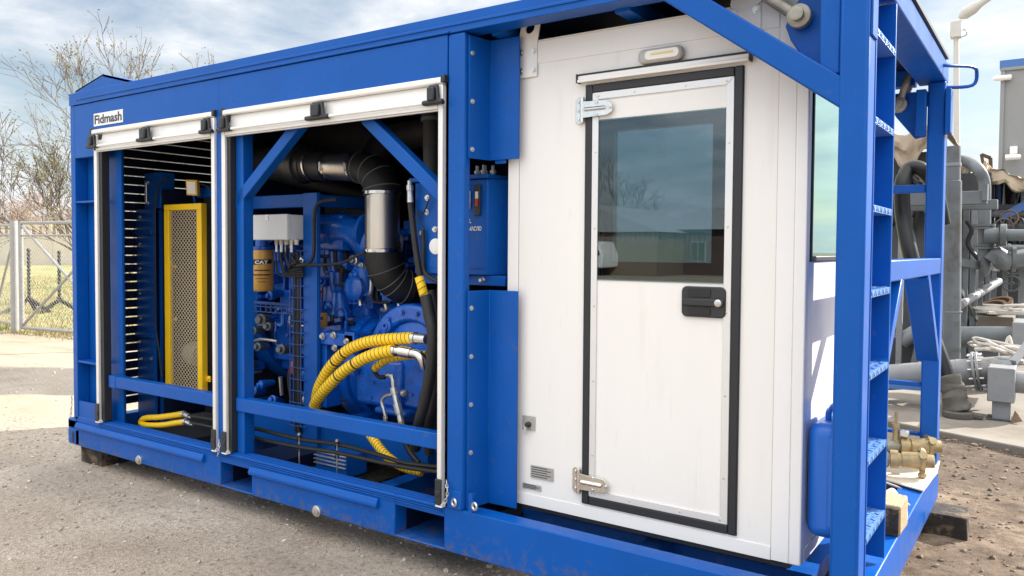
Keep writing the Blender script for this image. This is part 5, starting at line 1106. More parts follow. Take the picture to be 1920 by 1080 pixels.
# floor valve block
vb = thing('valve_block', 'ribbed blue and grey valve block low on the deck behind the floor hoses', 'valve block', tuple(at(620, 880, 'Y', .3)))
a, c_ = at(592, 845, 'Y', .24), at(650, 880, 'Y', .24); b = MB(); b.box(a.x, c_.x, .24, .40, .13, a.z); b.build('body', BLUE, vb, bevel=.004)
for k in range(4): b = MB(); z = c_.z + .0 + k * .022; b.box(a.x - .004, c_.x + .004, .225, .239, z, z + .008); b.build('fin', ZINC, vb, bevel=.002)
b = MB(); a, c_ = at(470, 815, 'Y', .5), at(690, 850, 'Y', .5); b.box(1.35, 2.9, .5, .58, .16, .32); sk_ = b.build('equipment_rail', BLUE); tag(sk_, 'low blue rail on the deck behind the floor hoses', 'rail')

# ------------------------------------------------------------------ timber blocks and loose things on the skid
def block(label, x0, x1, y0, y1, z0, z1, m, rot=0.0, cat='timber block', seed=0):
    r_ = random.Random(seed); b = MB(); b.box(x0, x1, y0, y1, z0, z1); bmesh.ops.subdivide_edges(b.bm, edges=b.bm.edges[:], cuts=3, use_grid_fill=True)
    c_ = Vector(((x0 + x1) / 2, (y0 + y1) / 2, z0)); ca, sa = math.cos(rot), math.sin(rot)
    for v in b.bm.verts:
        n_ = noise.noise(v.co * 14 + Vector((seed, 0, 0))) * .008; v.co += Vector((n_, n_ * .7, n_ * .8 if v.co.z > z0 + .01 else 0)); d = v.co - c_; v.co = c_ + Vector((d.x * ca - d.y * sa, d.x * sa + d.y * ca, d.z))
    o = b.build('timber_block', m, None, bevel=.006); return tag(o, label, cat)
block('dark timber block under the far corner of the blue skid', .02, .30, .04, .75, GZ - .02, -.001, WOODD, 0, seed=1)
block('dark charred timber block sticking out under the near end rail', 5.02, 5.42, 1.98, 2.20, GZ - .03, .0 - .004, WOODD, .04, seed=2)
block('dark timber block hidden in shade under the middle of the blue skid', 2.4, 2.6, .5, 1.1, GZ - .02, -.001, WOODD, 0, seed=5)
b0 = at(1700, 1000, 'Z', .2)
tb_ = block('pale sawn timber offcut with a dark end lying on the end rail beside the ladder', 5.135, 5.258, .86, 1.06, .2, .33, WOOD, 0, seed=3)
b = MB(); b.box(5.140, 5.252, .838, .846, .203, .322); b.build('dark_end', WOODD, tb_, bevel=.003)  # front end face in darker timber
# white gloves
gl = MB()
for (x, y, z, r_, sx, sy, sz) in ((5.17, 1.24, .235, .05, 1.2, .9, .6), (5.19, 1.18, .24, .035, 1.2, .8, .7), (5.15, 1.30, .25, .04, .8, 1.4, .7), (5.21, 1.23, .235, .025, 1.4, .6, .6)): gl.ball((x, y, z), r_, sx, sy, sz, 3)
for k in range(4): gl.tube([(5.16 + .02 * k, 1.19, .235), (5.175 + .02 * k, 1.14, .23), (5.18 + .02 * k, 1.10, .215)], .012, 8, 4)
for v in gl.bm.verts: v.co += Vector((0, 0, noise.noise(v.co * 30) * .008))
tag(gl.build('work_glove', GLOVE), 'crumpled white work glove lying on the end rail behind the timber offcut', 'glove')
b = MB(); b.bar((5.02, 1.30, .33), (5.17, 1.42, .26), .05, .006, side=(0, 0, 1)); tag(b.build('metal_strip', PGREY), 'pale flat metal strip leaning behind the white glove', 'strip')
# cardboard sheet and brass valves
P1, P2, P3, P4 = at(1697, 895, 'Z', .205), at(1752, 915, 'Z', .205), at(1774, 875, 'Z', .205), at(1712, 862, 'Z', .205)
b = MB(); b.prism([(5.02, 1.72, .203), (5.255, 1.60, .203), (5.272, 2.02, .203), (5.255, 2.30, .203), (5.04, 2.22, .203)], (0, 0, .008)); bmesh.ops.subdivide_edges(b.bm, edges=b.bm.edges[:], cuts=2)
for v in b.bm.verts: v.co.z += noise.noise(v.co * 6) * .006 + .006
tag(b.build('cardboard_sheet', CARD), 'torn piece of cardboard lying on the end rail under the brass valves', 'cardboard')
def valve(label, o, yaw, s=1.0):
    t = thing('brass_valve', label, 'valve', o, 'brass valves on the end rail'); o = Vector(o); d = Vector((math.cos(yaw), math.sin(yaw), .04)).normalized(); z = Vector((0, 0, .062 * s)); c_ = o + z
    b = MB(); b.lathe(c_ - d * .11 * s, d, [(0, .040 * s), (.002, .044 * s), (.035 * s, .044 * s), (.037 * s, .03 * s), (.05 * s, .03 * s), (.052 * s, .038 * s), (.13 * s, .040 * s), (.132 * s, .048 * s), (.15 * s, .048 * s), (.152 * s, .034 * s), (.19 * s, .030 * s), (.192 * s, .02 * s)], 24); bo = b.build('body', BRASS, t)
    sd = d.cross(Vector((0, 0, 1))).normalized()
    for k in range(3):
        b = MB(); a = k * 2.1 + .6; e = (sd * math.cos(a) + Vector((0, 0, 1)) * math.sin(a)); b.rings([c_ + d * .03 * s + e * .036 * s, c_ + d * .03 * s + e * .075 * s], [.014 * s, .012 * s], 10)
        b.lathe(c_ + d * .03 * s + e * .06 * s, e, [(0, .019 * s), (.016 * s, .019 * s)], 8); b.build('wing_nut', BRASS, t)
    b = MB(); b.lathe(c_ - d * .18 * s, d, [(0, .026 * s), (.01, .034 * s), (.06 * s, .034 * s), (.062 * s, .03 * s), (.075 * s, .03 * s)], 16); b.build('union', CAST, t)
valve('yellow brass coupling valve lying nearest the edge of the cardboard', (5.185, 1.84, .236), .2, 1.12)
valve('brass coupling valve standing behind the front brass valve', (5.19, 2.10, .262), .35, 1.12)
mf = thing('pipe_manifold', 'grimy steel pipework with a needle valve beside the brass valves', 'pipework', (4.9, 2.0, .2))
b = MB(); b.tube([(4.6, 2.05, .30), (4.85, 2.05, .30), (5.02, 2.1, .29)], .03, 12, 3); b.tube([(4.7, 1.9, .26), (5.0, 1.9, .26)], .035, 12, 3); b.build('pipe', CAST, mf)
b = MB(); b.lathe((5.055, 2.05, .22), (0, 0, 1), [(0, .035), (.05, .035), (.052, .026), (.10, .026), (.102, .034), (.13, .034), (.132, .018), (.20, .016), (.202, .022), (.23, .022), (.232, .008), (.30, .008)], 14); b.build('needle_valve', BRASS, mf)
b = MB(); b.box(5.075, 5.125, 2.03, 2.07, .38, .42); b.build('valve_cap', ZINC, mf, bevel=.008)
for k, (x, y) in enumerate(((4.8, 1.95), (4.92, 1.85), (4.75, 2.1))): b = MB(); b.lathe((x, y, .22), (0, 0, 1), [(0, .04), (.03, .045), (.06, .03), (.1, .03), (.11, .04), (.12, .03)], 10); b.build('flange', CAST, mf)
b = MB(); b.box(4.55, 5.12, 1.8, 2.17, .14, .215); b.build('pipe_tray', GREYD, mf)

# ------------------------------------------------------------------ left background: fence, gate, barriers, wall, field, trees
def tri_bar(bm_, p, q, r):
    d = (q - p)
    if d.length < 1e-6: return
    d.normalize(); a = d.orthogonal().normalized(); b = d.cross(a); V = []
    for e in (p, q): V.append([bm_.verts.new(e + (a * math.cos(t) + b * math.sin(t)) * r) for t in (0, 2.094, 4.189)])
    for k in range(3): bm_.faces.new((V[0][k], V[0][(k + 1) % 3], V[1][(k + 1) % 3], V[1][k]))
def chainlink(b, o, ux, w, z0, z1, pitch=.075, r=.0022):
    """diamond wire between o and o + ux*w, z0..z1"""
    n_ = int((w + (z1 - z0)) / pitch) + 2
    for sg in (1, -1):
        for i in range(-1, n_):
            s0 = i * pitch - (z1 - z0) if sg > 0 else i * pitch
            # line s = s0 + sg*(z-z0)
            za, zb = z0, z1
            lo, hi = 0.0, z1 - z0
            a_, b_ = (0 - s0) / sg, (w - s0) / sg
            if a_ > b_: a_, b_ = b_, a_
            lo, hi = max(lo, a_), min(hi, b_)
            if hi - lo < .01: continue
            tri_bar(b.bm, Vector(o) + Vector(ux) * (s0 + sg * lo) + Vector((0, 0, z0 + lo - Vector(o).z)), Vector(o) + Vector(ux) * (s0 + sg * hi) + Vector((0, 0, z0 + hi - Vector(o).z)), r)
GA = Vector((-9.476, 3.733, GZ)); GB = Vector((-5.2, 4.30, GZ)); gu = (GB - GA).normalized(); gw = (GB - GA).length; gt = 1.83
gate = thing('yard_gate', 'galvanised tube yard gate with crossed braces and chain link mesh', 'gate', tuple(GA))
b = MB()
def gp(s_, z): return GA + gu * s_ + Vector((0, 0, z - GZ))
zb = GZ + .10
for s_ in (.12, gw): b.cyl(gp(s_, zb), gp(s_, gt), .042, 12)
for z in (zb, gt): b.cyl(gp(.12, z), gp(gw, z), .028, 10)
b.cyl(gp(.12, gt - .22), gp(gw, gt - .22), .018, 8); b.build('gate_frame', FENCEM, gate)
for p, q in ((gp(.16, gt - .05), gp(gw * .62, zb + .05)), (gp(.16, zb + .05), gp(gw * .62, gt - .05))): b = MB(); b.cyl(p, q, .024, 10); b.build('gate_brace', FENCEM, gate)
b = MB(); chainlink(b, gp(.14, GZ), gu, gw - .16, zb + .02, gt - .23); b.build('chain_link_mesh', FENCEM, gate, recalc=False)
gpost = MB(); gpost.cyl((GA.x - .04, GA.y - .03, GZ - .1), (GA.x - .04, GA.y - .03, gt + .04), .065, 14); o = gpost.build('gate_post', FENCEM); tag(o, 'stout grey steel post carrying the left edge of the yard gate', 'post')
FA = at(-120, 608, 'Z', GZ); fu = Vector((-1, .13, 0)).normalized()
fen = thing('mesh_fence', 'chain link fence bay with a slanting stay left of the gate post', 'fence', tuple(GA + fu * .1))
def fp(s_, z): return GA + fu * (s_ + .1) + Vector((0, 0, z - GZ))
b = MB(); b.cyl(fp(0, gt - .03), fp(7, gt - .03), .022, 8); b.cyl(fp(0, gt - .2), fp(7, gt - .2), .015, 8); b.cyl(fp(0, GZ + .14), fp(7, GZ + .14), .02, 8)
for s_ in (3, 6): b.cyl(fp(s_, GZ), fp(s_, gt), .035, 8)
b.build('fence_frame', FENCEM, fen)
b = MB(); b.cyl(fp(.1, gt - .3), fp(1.4, GZ + .05), .024, 8); b.build('stay', FENCEM, fen)
b = MB(); chainlink(b, fp(0, GZ), fu, 7, GZ + .15, gt - .2); b.build('chain_link_mesh', FENCEM, fen, recalc=False)

# field beyond the fence
def sheet(name, m, pts, z, kind='structure'):
    me = bpy.data.meshes.new(name); me.from_pydata([(x, y, z) for x, y in pts], [], [tuple(range(len(pts)))]); me.materials.append(m); o = bpy.data.objects.new(name, me); C.objects.link(o); return tag(o, kind=kind)
FIELD = mat('dry_spring_grass', (.30, .255, .11), .95, var=.25, vscale=1.6, col2=(.17, .21, .06), c2pos=(.48, .62), c2scale=.35, bump=.5, bscale=25)
sheet('field', FIELD, [(-9.7, 4.05), (-5, 4.75), (-5, 120), (-400, 320), (-400, -120), (-20, 4.9), (-12, 4.4)], GZ + .012)
def blades(name, label, m, n, place, h0, h1, seed):
    r_ = random.Random(seed); vs, fs = [], []
    for _ in range(n):
        x, y = place(r_); h = r_.uniform(h0, h1); a = r_.random() * 6.28; w = r_.uniform(.006, .014); dx, dy = math.cos(a), math.sin(a); l = r_.uniform(-.5, .5) * h; k = len(vs)
        vs += [(x - dy * w, y + dx * w, GZ), (x + dy * w, y - dx * w, GZ), (x + dx * l * .4, y + dy * l * .4, GZ + h * .6), (x + dx * l, y + dy * l, GZ + h)]; fs += [(k, k + 1, k + 2), (k, k + 2, k + 3)]
    me = bpy.data.meshes.new(name); me.from_pydata(vs, [], fs); me.materials.append(m); o = bpy.data.objects.new(name, me); C.objects.link(o); tag(o, label, 'grass', kind='stuff')
def gplace(r_):
    t = r_.random() ** 1.6; s_ = r_.uniform(-6, 4.5); return (GA.x + gu.x * s_ - .82 * t * 26 + .3, GA.y + gu.y * s_ + .5 * t * 26 + .25)
GR1 = mat('dry_grass_blades', (.34, .28, .13), .9, var=.3, vscale=3, col2=(.16, .20, .06), c2pos=(.45, .6), c2scale=.6)
blades('grass', 'dry yellow grass growing beyond the chain link fence', GR1, 16000, gplace, .04, .16, 4)
blades('weeds', 'low weeds and dead grass along the foot of the fence', GR1, 2500, lambda r_: (lambda s_: (GA.x + gu.x * s_ + r_.gauss(0, .12), GA.y + gu.y * s_ + r_.gauss(.05, .16)))(r_.uniform(-5, 4.3)), .02, .10, 9)
# barbed barriers: an upright on two spread legs
def barrier(label, px, pyt, pyf, legs):
    f = at(px, 588, 'Z', GZ); dist = (f - CAM).length; v = Vector((f.x - CAM.x, f.y - CAM.y, 0)).normalized(); rt = Vector((v.y, -v.x, 0)); s_ = (f - CAM).dot(FW) / FPX
    def q(x, y): return Vector((f.x, f.y, 0)) + rt * ((x - px) * s_) + Vector((0, 0, GZ + (588 - y) * s_))
    t = thing('barbed_barrier', label, 'barrier', (f.x, f.y, GZ), 'black barbed barriers beyond the gate')
    def knot(a, c_, r_): 
        b = MB(); n_ = 26; pts = [a + (c_ - a) * (i / n_) for i in range(n_ + 1)]; b.rings(pts, [r_ * (1.25 if i % 2 else .75) for i in range(n_ + 1)], 6); return b
    knot(q(px, pyf), q(px, pyt), .035).build('upright', BARB, t)
    for (x, y) in legs: knot(q(px, pyf), q(x, y), .045).build('leg', BARB, t)
barrier('black barbed barrier with spread legs nearer the gate post', 55, 466, 560, ((-6, 599), (106, 600), (72, 597)))
barrier('black barbed barrier with spread legs seen in the middle of the gate', 112, 470, 562, ((66, 598), (152, 590)))
# distant wall with an open lattice top
wv = Vector((-42, 44, 0)); w0 = Vector((-75, 14, GZ)); w1 = Vector((-20, 72, GZ)); wu = (w1 - w0).normalized(); wn = Vector((-wu.y, wu.x, 0)); wl_ = (w1 - w0).length
wall = thing('concrete_wall', 'long cream concrete wall with a lattice top far across the field', 'wall', tuple(w0))
def wbox(b, s0, s1, z0, z1, th=.12):
    a, c_ = w0 + wu * s0, w0 + wu * s1; b._hexa([a + Vector((0, 0, z0 - GZ)), c_ + Vector((0, 0, z0 - GZ)), c_ + wn * th + Vector((0, 0, z0 - GZ)), a + wn * th + Vector((0, 0, z0 - GZ)), a + Vector((0, 0, z1 - GZ)), c_ + Vector((0, 0, z1 - GZ)), c_ + wn * th + Vector((0, 0, z1 - GZ)), a + wn * th + Vector((0, 0, z1 - GZ))])
b = MB(); wbox(b, 0, wl_, GZ, 2.15); b.build('panel', CONCW, wall)
b = MB(); wbox(b, 0, wl_, 3.0, 3.12)
for i in range(int(wl_ / .5)): wbox(b, i * .5, i * .5 + .2, 2.151, 2.999)
b.build('lattice', CONCW, wall)
for i in range(14): b = MB(); s_ = 2 + i * 6; wbox(b, s_, s_ + .22, GZ, 3.2, -.06); b.build('pier', CONCW, wall)

def branch(bm_, p, d, L_, r_, lvl, rnd_, tips, seg=4, sides=5, up=.12, kids=(3, 5), spread=.75, shrink=.62, minr=.003):
    pts = [p.copy()]; rad = [r_]; dd = d.copy()
    for i in range(seg):
        dd = (dd + Vector((rnd_.gauss(0, .13), rnd_.gauss(0, .13), rnd_.gauss(0, .08) + up * .5))).normalized(); pts.append(pts[-1] + dd * (L_ / seg)); rad.append(max(minr, r_ * (1 - .72 * (i + 1) / seg)))
    rows = []
    for i, q in enumerate(pts):
        dr = (pts[min(i + 1, seg)] - pts[max(i - 1, 0)]).normalized(); a = dr.orthogonal().normalized(); c_ = dr.cross(a); rows.append([bm_.verts.new(q + (a * math.cos(6.2832 * k / sides) + c_ * math.sin(6.2832 * k / sides)) * rad[i]) for k in range(sides)])
    for A, B in zip(rows, rows[1:]):
        for k in range(sides): bm_.faces.new((A[k], A[(k + 1) % sides], B[(k + 1) % sides], B[k]))
    if lvl == 0: tips.append((pts[-1], dd)); tips.append((pts[seg // 2 + 1], dd)); return
    for k in range(rnd_.randint(*kids)):
        t = rnd_.uniform(.30, 1.0) if k else 1.0; i = min(seg - 1, int(t * seg)); q = pts[i].lerp(pts[i + 1], t * seg - i) if t < 1 else pts[-1]
        ax = dd.orthogonal().normalized(); ax = Matrix.Rotation(rnd_.random() * 6.2832, 3, dd) @ ax; nd = (dd + ax * rnd_.uniform(.35, 1.0) * spread + Vector((0, 0, up))).normalized()
        branch(bm_, q, nd, L_ * shrink * rnd_.uniform(.75, 1.15), max(minr, rad[i] * .68), lvl - 1, rnd_, tips, max(2, seg - 1), 3 if lvl < 3 else 4, up, kids, spread, shrink, minr)
def tree(name, label, base, h, trunks, seed, budm, lvl=5, group=None, budsz=.05, nb=3, barkm=BARK, minr=.006, **kw):
    rnd_ = random.Random(seed); t = thing(name, label, 'tree', tuple(base), group); base = Vector(base); tips = []
    for k, (lean, hh) in enumerate(trunks):
        bm_ = bmesh.new(); p = base + Vector((lean[0] * .15, lean[1] * .15, -.1)); d = Vector((lean[0], lean[1], 1)).normalized()
        branch(bm_, p, d, h * hh, h * .016 + .03, lvl, rnd_, tips, 6, 7, minr=minr, **kw); b = MB(); b.bm.free(); b.bm = bm_; b.build('trunk' if k == 0 else 'limb', barkm, t, recalc=False)
    vs, fs = [], []
    for (p, d) in tips:
        for _ in range(nb):
            q = p + Vector((rnd_.gauss(0, budsz * 1.6), rnd_.gauss(0, budsz * 1.6), rnd_.gauss(0, budsz * 1.6))); a = Vector((rnd_.gauss(0, 1), rnd_.gauss(0, 1), rnd_.gauss(0, 1))).normalized(); c_ = a.orthogonal().normalized(); s_ = budsz * rnd_.uniform(.4, 1.0); k = len(vs)
            vs += [q + a * s_, q + c_ * s_ * .6, q - a * s_, q - c_ * s_ * .6]; fs.append((k, k + 1, k + 2, k + 3))
    me = bpy.data.meshes.new('crown'); me.from_pydata([tuple(v) for v in vs], [], fs); me.materials.append(budm); o = bpy.data.objects.new('crown', me); C.objects.link(o); o.parent = t; o.matrix_parent_inverse = root_inv(t)
    return t
def ground_at(px, dist):
    d = FW + RT * ((px - 960) / FPX); d = Vector((d.x, d.y, 0)).normalized(); return Vector((CAM.x + d.x * dist, CAM.y + d.y * dist, GZ))
g0 = ground_at(232, 24)
tree('bare_tree', 'tall bare tree with opening yellowish buds rising behind the blue frame', g0, 2.5, (((-.13, -.08), 1.2), ((.09, .13), 1.2), ((-.38, -.25), 1.05), ((-.66, -.42), .85)), 21, BUD, lvl=5, budsz=.04, nb=1, minr=.0058, spread=.78, shrink=.70, kids=(3, 4), up=.10)
for i, (px, dist, h, sd) in enumerate(((-60, 82, 3.6, 3), (20, 84, 3.9, 4), (75, 80, 3.9, 5), (120, 88, 3.6, 6), (165, 86, 3.6, 8), (-120, 90, 3.8, 9))):
    tree('bare_bush', ('bare pinkish tree at the far left beyond the concrete wall', 'bare pinkish tree above the gate post', 'widest bare pinkish tree beyond the cream wall', 'bare pinkish tree nearest the blue corner post', 'bare tree beyond the wall hidden by the blue frame', 'bare pinkish tree outside the left edge')[i], ground_at(px, dist), h, (((-.4, -.2), .7), ((.35, .2), .75), ((0, 0), .8), ((-.7, .3), .6), ((.75, -.2), .6)), sd, TWIG, lvl=4, group='bare trees beyond the concrete wall', budsz=.09, nb=1, barkm=TWIG, minr=.016, spread=.85, shrink=.70, kids=(3, 4), up=.08)

# ------------------------------------------------------------------ right background: slab and grey pumping plant
SZ = GZ + .055
SLAB = mat('dusty_concrete', (.205, .185, .158), .9, var=.1, vscale=1.5, bump=.2, bscale=40, col2=(.14, .115, .09), c2pos=(.48, .68), c2scale=1.3)
k0, k1 = at(1600, 776, 'Z', SZ), at(2100, 874, 'Z', SZ); ku = (k1 - k0); ku.z = 0; ku.normalize(); kn = Vector((-ku.y, ku.x, 0))
b = MB(); A = k0 - ku * 3; B_ = k1 + ku * 9; b.prism([A, B_, B_ + kn * 26, A + kn * 26], (0, 0, -.09)); bmesh.ops.translate(b.bm, verts=b.bm.verts, vec=(0, 0, 0)); struct('concrete_slab', b, SLAB, bevel=.012)
tag(scatter('debris', CLOD, 500, lambda r_: (lambda q: (q.x, q.y))(k0 + ku * r_.uniform(.3, 3.5) + kn * r_.uniform(-.12, .10)), .005, .03, 12), 'crumbs of earth along the edge of the concrete slab', 'debris')
def G(px, py, y): return at(px, py, 'Y', y)
def rr(px, y, dpx): return (G(px + dpx, 600, y) - G(px, 600, y)).dot(RT)
# hose with wrapped end
y = 5.45
lh = thing('transfer_hose', 'thick worn black hose arching down to a cloth wrapped end on the slab', 'hose', tuple(G(1795, 785, 5.3)))
b = MB(); b.tube([G(1768, 420, 5.9), G(1752, 350, 5.8), G(1728, 318, 5.7), G(1704, 318, 5.7), G(1692, 350, 5.6), G(1694, 410, 5.6), G(1710, 490, 5.5), G(1735, 590, 5.5), G(1764, 675, 5.4), G(1786, 740, 5.35)], .072, 18, 8); b.build('rubber_tube', HOSE, lh)
b = MB(); sp_ = smooth([G(1778, 705, 5.38), G(1784, 728, 5.36), G(1790, 750, 5.34), G(1796, 772, 5.33)], 6); b.rings(sp_, [.100 + .005 * math.sin(i * 1.3) + .003 * (i % 2) for i in range(len(sp_))], 18)
for v in b.bm.verts: v.co += Vector((noise.noise(v.co * 11) * .035, noise.noise(v.co * 9 + Vector((3, 0, 0))) * .02, noise.noise(v.co * 12) * .03))
b.build('cloth_wrap', WRAP, lh)
b = MB(); e = G(1796, 780, 5.32); b.lathe((e.x, e.y, SZ), (0, 0, 1), [(0, .125), (.02, .13), (.055, .13), (.06, .10), (.062, .05)], 22); b.box(e.x + .1, e.x + .2, e.y - .03, e.y + .03, SZ + .01, SZ + .045); b.build('end_flange', WRAP, lh, bevel=.004)
# flanged pipe on supports
y = 5.75
fpp = thing('flanged_pipe', 'pale grey flanged pipe lying low over the concrete slab', 'pipe', tuple(G(1780, 740, y)))
ra_ = .128; yax = G(1800, 698, y)
b = MB(); b.rings([G(1600, 712, y), G(1900, 692, y)], ra_, 28); b.build('pipe_run', PGREY, fpp)
pd = (G(1900, 692, y) - G(1600, 712, y)).normalized()
for px in (1829, 1836):
    b = MB(); b.lathe(G(px, 697, y), pd, [(-.014, .13), (-.014, .19), (.010, .19), (.010, .13)], 32); fl = b.build('flange', PGREY, fpp, bevel=.003)
c_ = G(1832, 697, y); u_ = pd.orthogonal().normalized(); w_ = pd.cross(u_)
for k in range(12): a = 6.2832 * k / 12; q = c_ + (u_ * math.cos(a) + w_ * math.sin(a)) * .165; b = MB(); b.cyl(q - pd * .06, q + pd * .06, .011, 8); b.build('flange_bolt', ZINC, fpp)
b = MB(); b.rings([G(1795, 699, y), G(1797, 699, y)], ra_ + .004, 28); b.build('weld_band', PGREY, fpp)
b = MB(); b.bar(G(1660, 722, y - .25), G(1735, 728, y - .25), .05, .05); o = b.build('blue_rail', BLUE_OUT); tag(o, 'thin blue rail lying in front of the pale flanged pipe', 'rail')
# valve box on a leg
y = 5.35
vbx = thing('valve_box', 'pale grey steel box standing on a square leg at the right edge', 'valve box', tuple(G(1878, 795, y)))
a, c_ = G(1852, 688, y), G(1902, 757, y); b = MB(); b.box(a.x, c_.x, a.y, a.y + .5, c_.z, a.z); b.build('box_body', PGREY, vbx, bevel=.008)
a2, c2 = G(1860, 757, y + .05), G(1894, 795, y + .05); b = MB(); b.box(a2.x, c2.x, y + .05, y + .19, SZ, c_.z - .002); b.build('leg', PGREY, vbx, bevel=.006)
b = MB(); b.box(a2.x - .04, c2.x + .04, y + .0, y + .24, SZ, SZ + .012); b.build('foot_plate', GREYD, vbx)
b = MB(); b.rings([(c_.x + .001, y + .25, c_.z + .16), (c_.x + .12, y + .25, c_.z + .16)], .10, 22); b.lathe((c_.x + .12, y + .25, c_.z + .16), (1, 0, 0), [(0, .14), (.05, .14)], 24); b.build('stub_pipe', PGREY, vbx)
b = MB(); b.bar(G(1900, 680, y + .3), G(1930, 640, y + .6), .05, .05); b.build('handle', PGREY, vbx)
b = MB(); b.prism([G(1893, 795, 5.3), G(1918, 790, 5.3), G(1903, 770, 5.4)], (0, .02, .0)); o = b.build('steel_scrap', RUST); tag(o, 'rusty scrap of angle steel on the slab beside the square leg', 'scrap')
b = MB(); c_ = G(1888, 676, 5.8); b.torus(c_, (0, .2, 1), .11, .025, 26, 8); b.lathe(c_ - Vector((0, 0, .02)), (0, .2, 1), [(0, .09), (.02, .09)], 20); o = b.build('blind_flange', PGREY); tag(o, 'round grey blind flange lying on the pale flanged pipe', 'flange')
# big capped pipe
y = 7.0
bp_ = thing('header_pipe', 'large grey header pipe with a conical end cap above the flanged pipe', 'pipe', tuple(G(1840, 690, y)))
r1_ = (G(1830, 612, y).z - G(1830, 652, y).z) / 2 * 1.0
b = MB(); b.rings([G(1780, 632, y), G(1783, 632, y), G(1797, 632, y), G(1840, 632, y), G(1841, 632, y), G(1930, 633, y)], [r1_ * .3, r1_ * .55, r1_, r1_, r1_ * 1.012, r1_], 28); b.build('pipe_run', GREY, bp_)
a, c_ = G(1833, 655, y + .1), G(1872, 676, y + .1); b = MB(); b.box(a.x, c_.x, y, y + .4, SZ, a.z); b.build('saddle', GREY, bp_)
a, c_ = G(1898, 604, y - .3), G(1960, 652, y - .3); b = MB(); b.box(a.x, c_.x, y - .3, y + .3, c_.z, a.z); b.build('end_box', PGREY, bp_, bevel=.01)
# planks with rusty rings and rags on them
y = 8.2
a, c_ = G(1833, 592, y), G(1900, 614, y); b = MB(); b.box(a.x, c_.x, y, y + .8, c_.z - .6, a.z); o = b.build('concrete_block', SLAB, None, bevel=.01); tag(o, 'pale block behind the header pipe carrying two rusty rings', 'block')
for i, (px, py) in enumerate(((1862, 576), (1874, 569))):
    b = MB(); c_ = G(px, py, y + .2 + .25 * i); b.lathe(c_ - Vector((0, 0, .06)), Vector((-.25, -.35, 1)), [(0, .15), (.09, .17), (.09, .13), (.0, .12), (.0, .149)], 26); o = b.build('pipe_ring', RUST); tag(o, ('rusty pipe ring leaning at the front of the pale block', 'rusty pipe ring lying behind the front ring')[i], 'ring', 'rusty rings on the pale block')
def rag(label, px, py, y, n_, sp_, seed):
    r_ = random.Random(seed); b = MB(); c_ = G(px, py, y)
    p = c_.copy(); pts = []
    for k in range(n_ * 5):
        p = c_ + Vector((max(-1.7 * sp_, min(1.7 * sp_, r_.gauss(0, sp_))), r_.gauss(0, sp_ * .4), abs(r_.gauss(0, sp_ * .22)))); pts.append(p)
    b.tube(pts, .017, 6, 5); o = b.build('rope_tangle', GLOVE); tag(o, label, 'rope')
rag('tangle of pale rope on the plant behind the header pipe', 1900, 588, 8.0, 14, .22, 1); rag('tangle of pale rope above the flanged pipe at the right edge', 1902, 662, 6.4, 12, .2, 2)
# vertical stand pipe and steel beams
y = 6.4
sp2 = thing('stand_pipe', 'tall grey upright stand pipe beside the rear post', 'pipe', tuple(G(1786, 700, y)))
b = MB(); b.rings([Vector((G(1785, 690, y).x, y, SZ)), G(1785, 500, y), G(1786, 340, y), G(1786, 339, y), G(1786, 275, y)], [.085, .085, .085, .075, .075], 22); b.build('tube', GREY, sp2)
b = MB(); b.rings([G(1786, 312, y), G(1786, 306, y)], .082, 22); b.rings([G(1786, 585, y), G(1786, 583, y)], .089, 22); b.build('band', PGREY, sp2)
y = 7.1
for i, (px0, px1, py0, py1) in enumerate(((1690, 1850, 362, 382), (1700, 1870, 378, 392))):
    a, c_ = G(px0, py0, y + i * .3), G(px1, py1, y + i * .3); b = MB(); b.box(a.x, c_.x, a.y, a.y + .14, c_.z, a.z); o = b.build('steel_beam', GREY, None, bevel=.006); tag(o, ('upper grey steel beam passing behind the stand pipe', 'lower grey steel beam set back below the upper one')[i], 'beam', 'grey steel beams')
a = G(1842, 345, y - .02); b = MB(); b.box(a.x, a.x + .05, y - .03, y + .14, G(1842, 376, y).z, a.z); o = b.build('beam_lug', GREY); tag(o, 'short upright grey lug on the end of the upper steel beam', 'lug')
# vertical pipe with elbows and flanges
y = 8.0
vp = thing('riser_pipe', 'grey riser pipe with a bent top and paired flanges', 'pipe', tuple(G(1845, 520, y))); rv_ = rr(1845, y, 15)
b = MB(); b.tube([G(1795, 300, y + .8), G(1812, 303, y + .4), G(1832, 315, y), G(1845, 340, y), G(1846, 380, y), G(1846, 430, y), G(1846, 480, y), G(1845, 498, y)], rv_, 22, 6); b.build('tube', GREY, vp)
for py in (425, 462): b = MB(); b.lathe(G(1846, py, y), (0, 0, 1), [(-.03, rv_ * 1.7), (-.005, rv_ * 1.7), (-.004, rv_ * 1.5), (.004, rv_ * 1.5), (.005, rv_ * 1.7), (.03, rv_ * 1.7)], 26); b.build('flange', GREY, vp)
b = MB(); b.tube([G(1846, 443, y - .1), G(1862, 443, y - .1), G(1876, 441, y - .1)], .09, 14, 3); b.lathe(G(1876, 441, y - .1), (1, 0, 0), [(0, .13), (.06, .13), (.06, .07), (.5, .06)], 16); b.build('branch_valve', GREY, vp)
b = MB(); b.lathe(G(1846, 497, y), (0, 0, -1), [(0, rv_), (.05, rv_ * .95), (.1, rv_ * .7), (.14, rv_ * .3)], 22); b.build('domed_end', GREY, vp)
b = MB(); b.tube([G(1858, 490, y - .05), G(1872, 478, y - .05), G(1880, 492, y - .05), G(1890, 488, y), G(1940, 480, y + .2)], .10, 16, 5); b.lathe(G(1897, 486, y + .05), (1, .1, 0), [(0, .15), (.04, .15)], 20); b.build('lower_branch', GREY, vp)
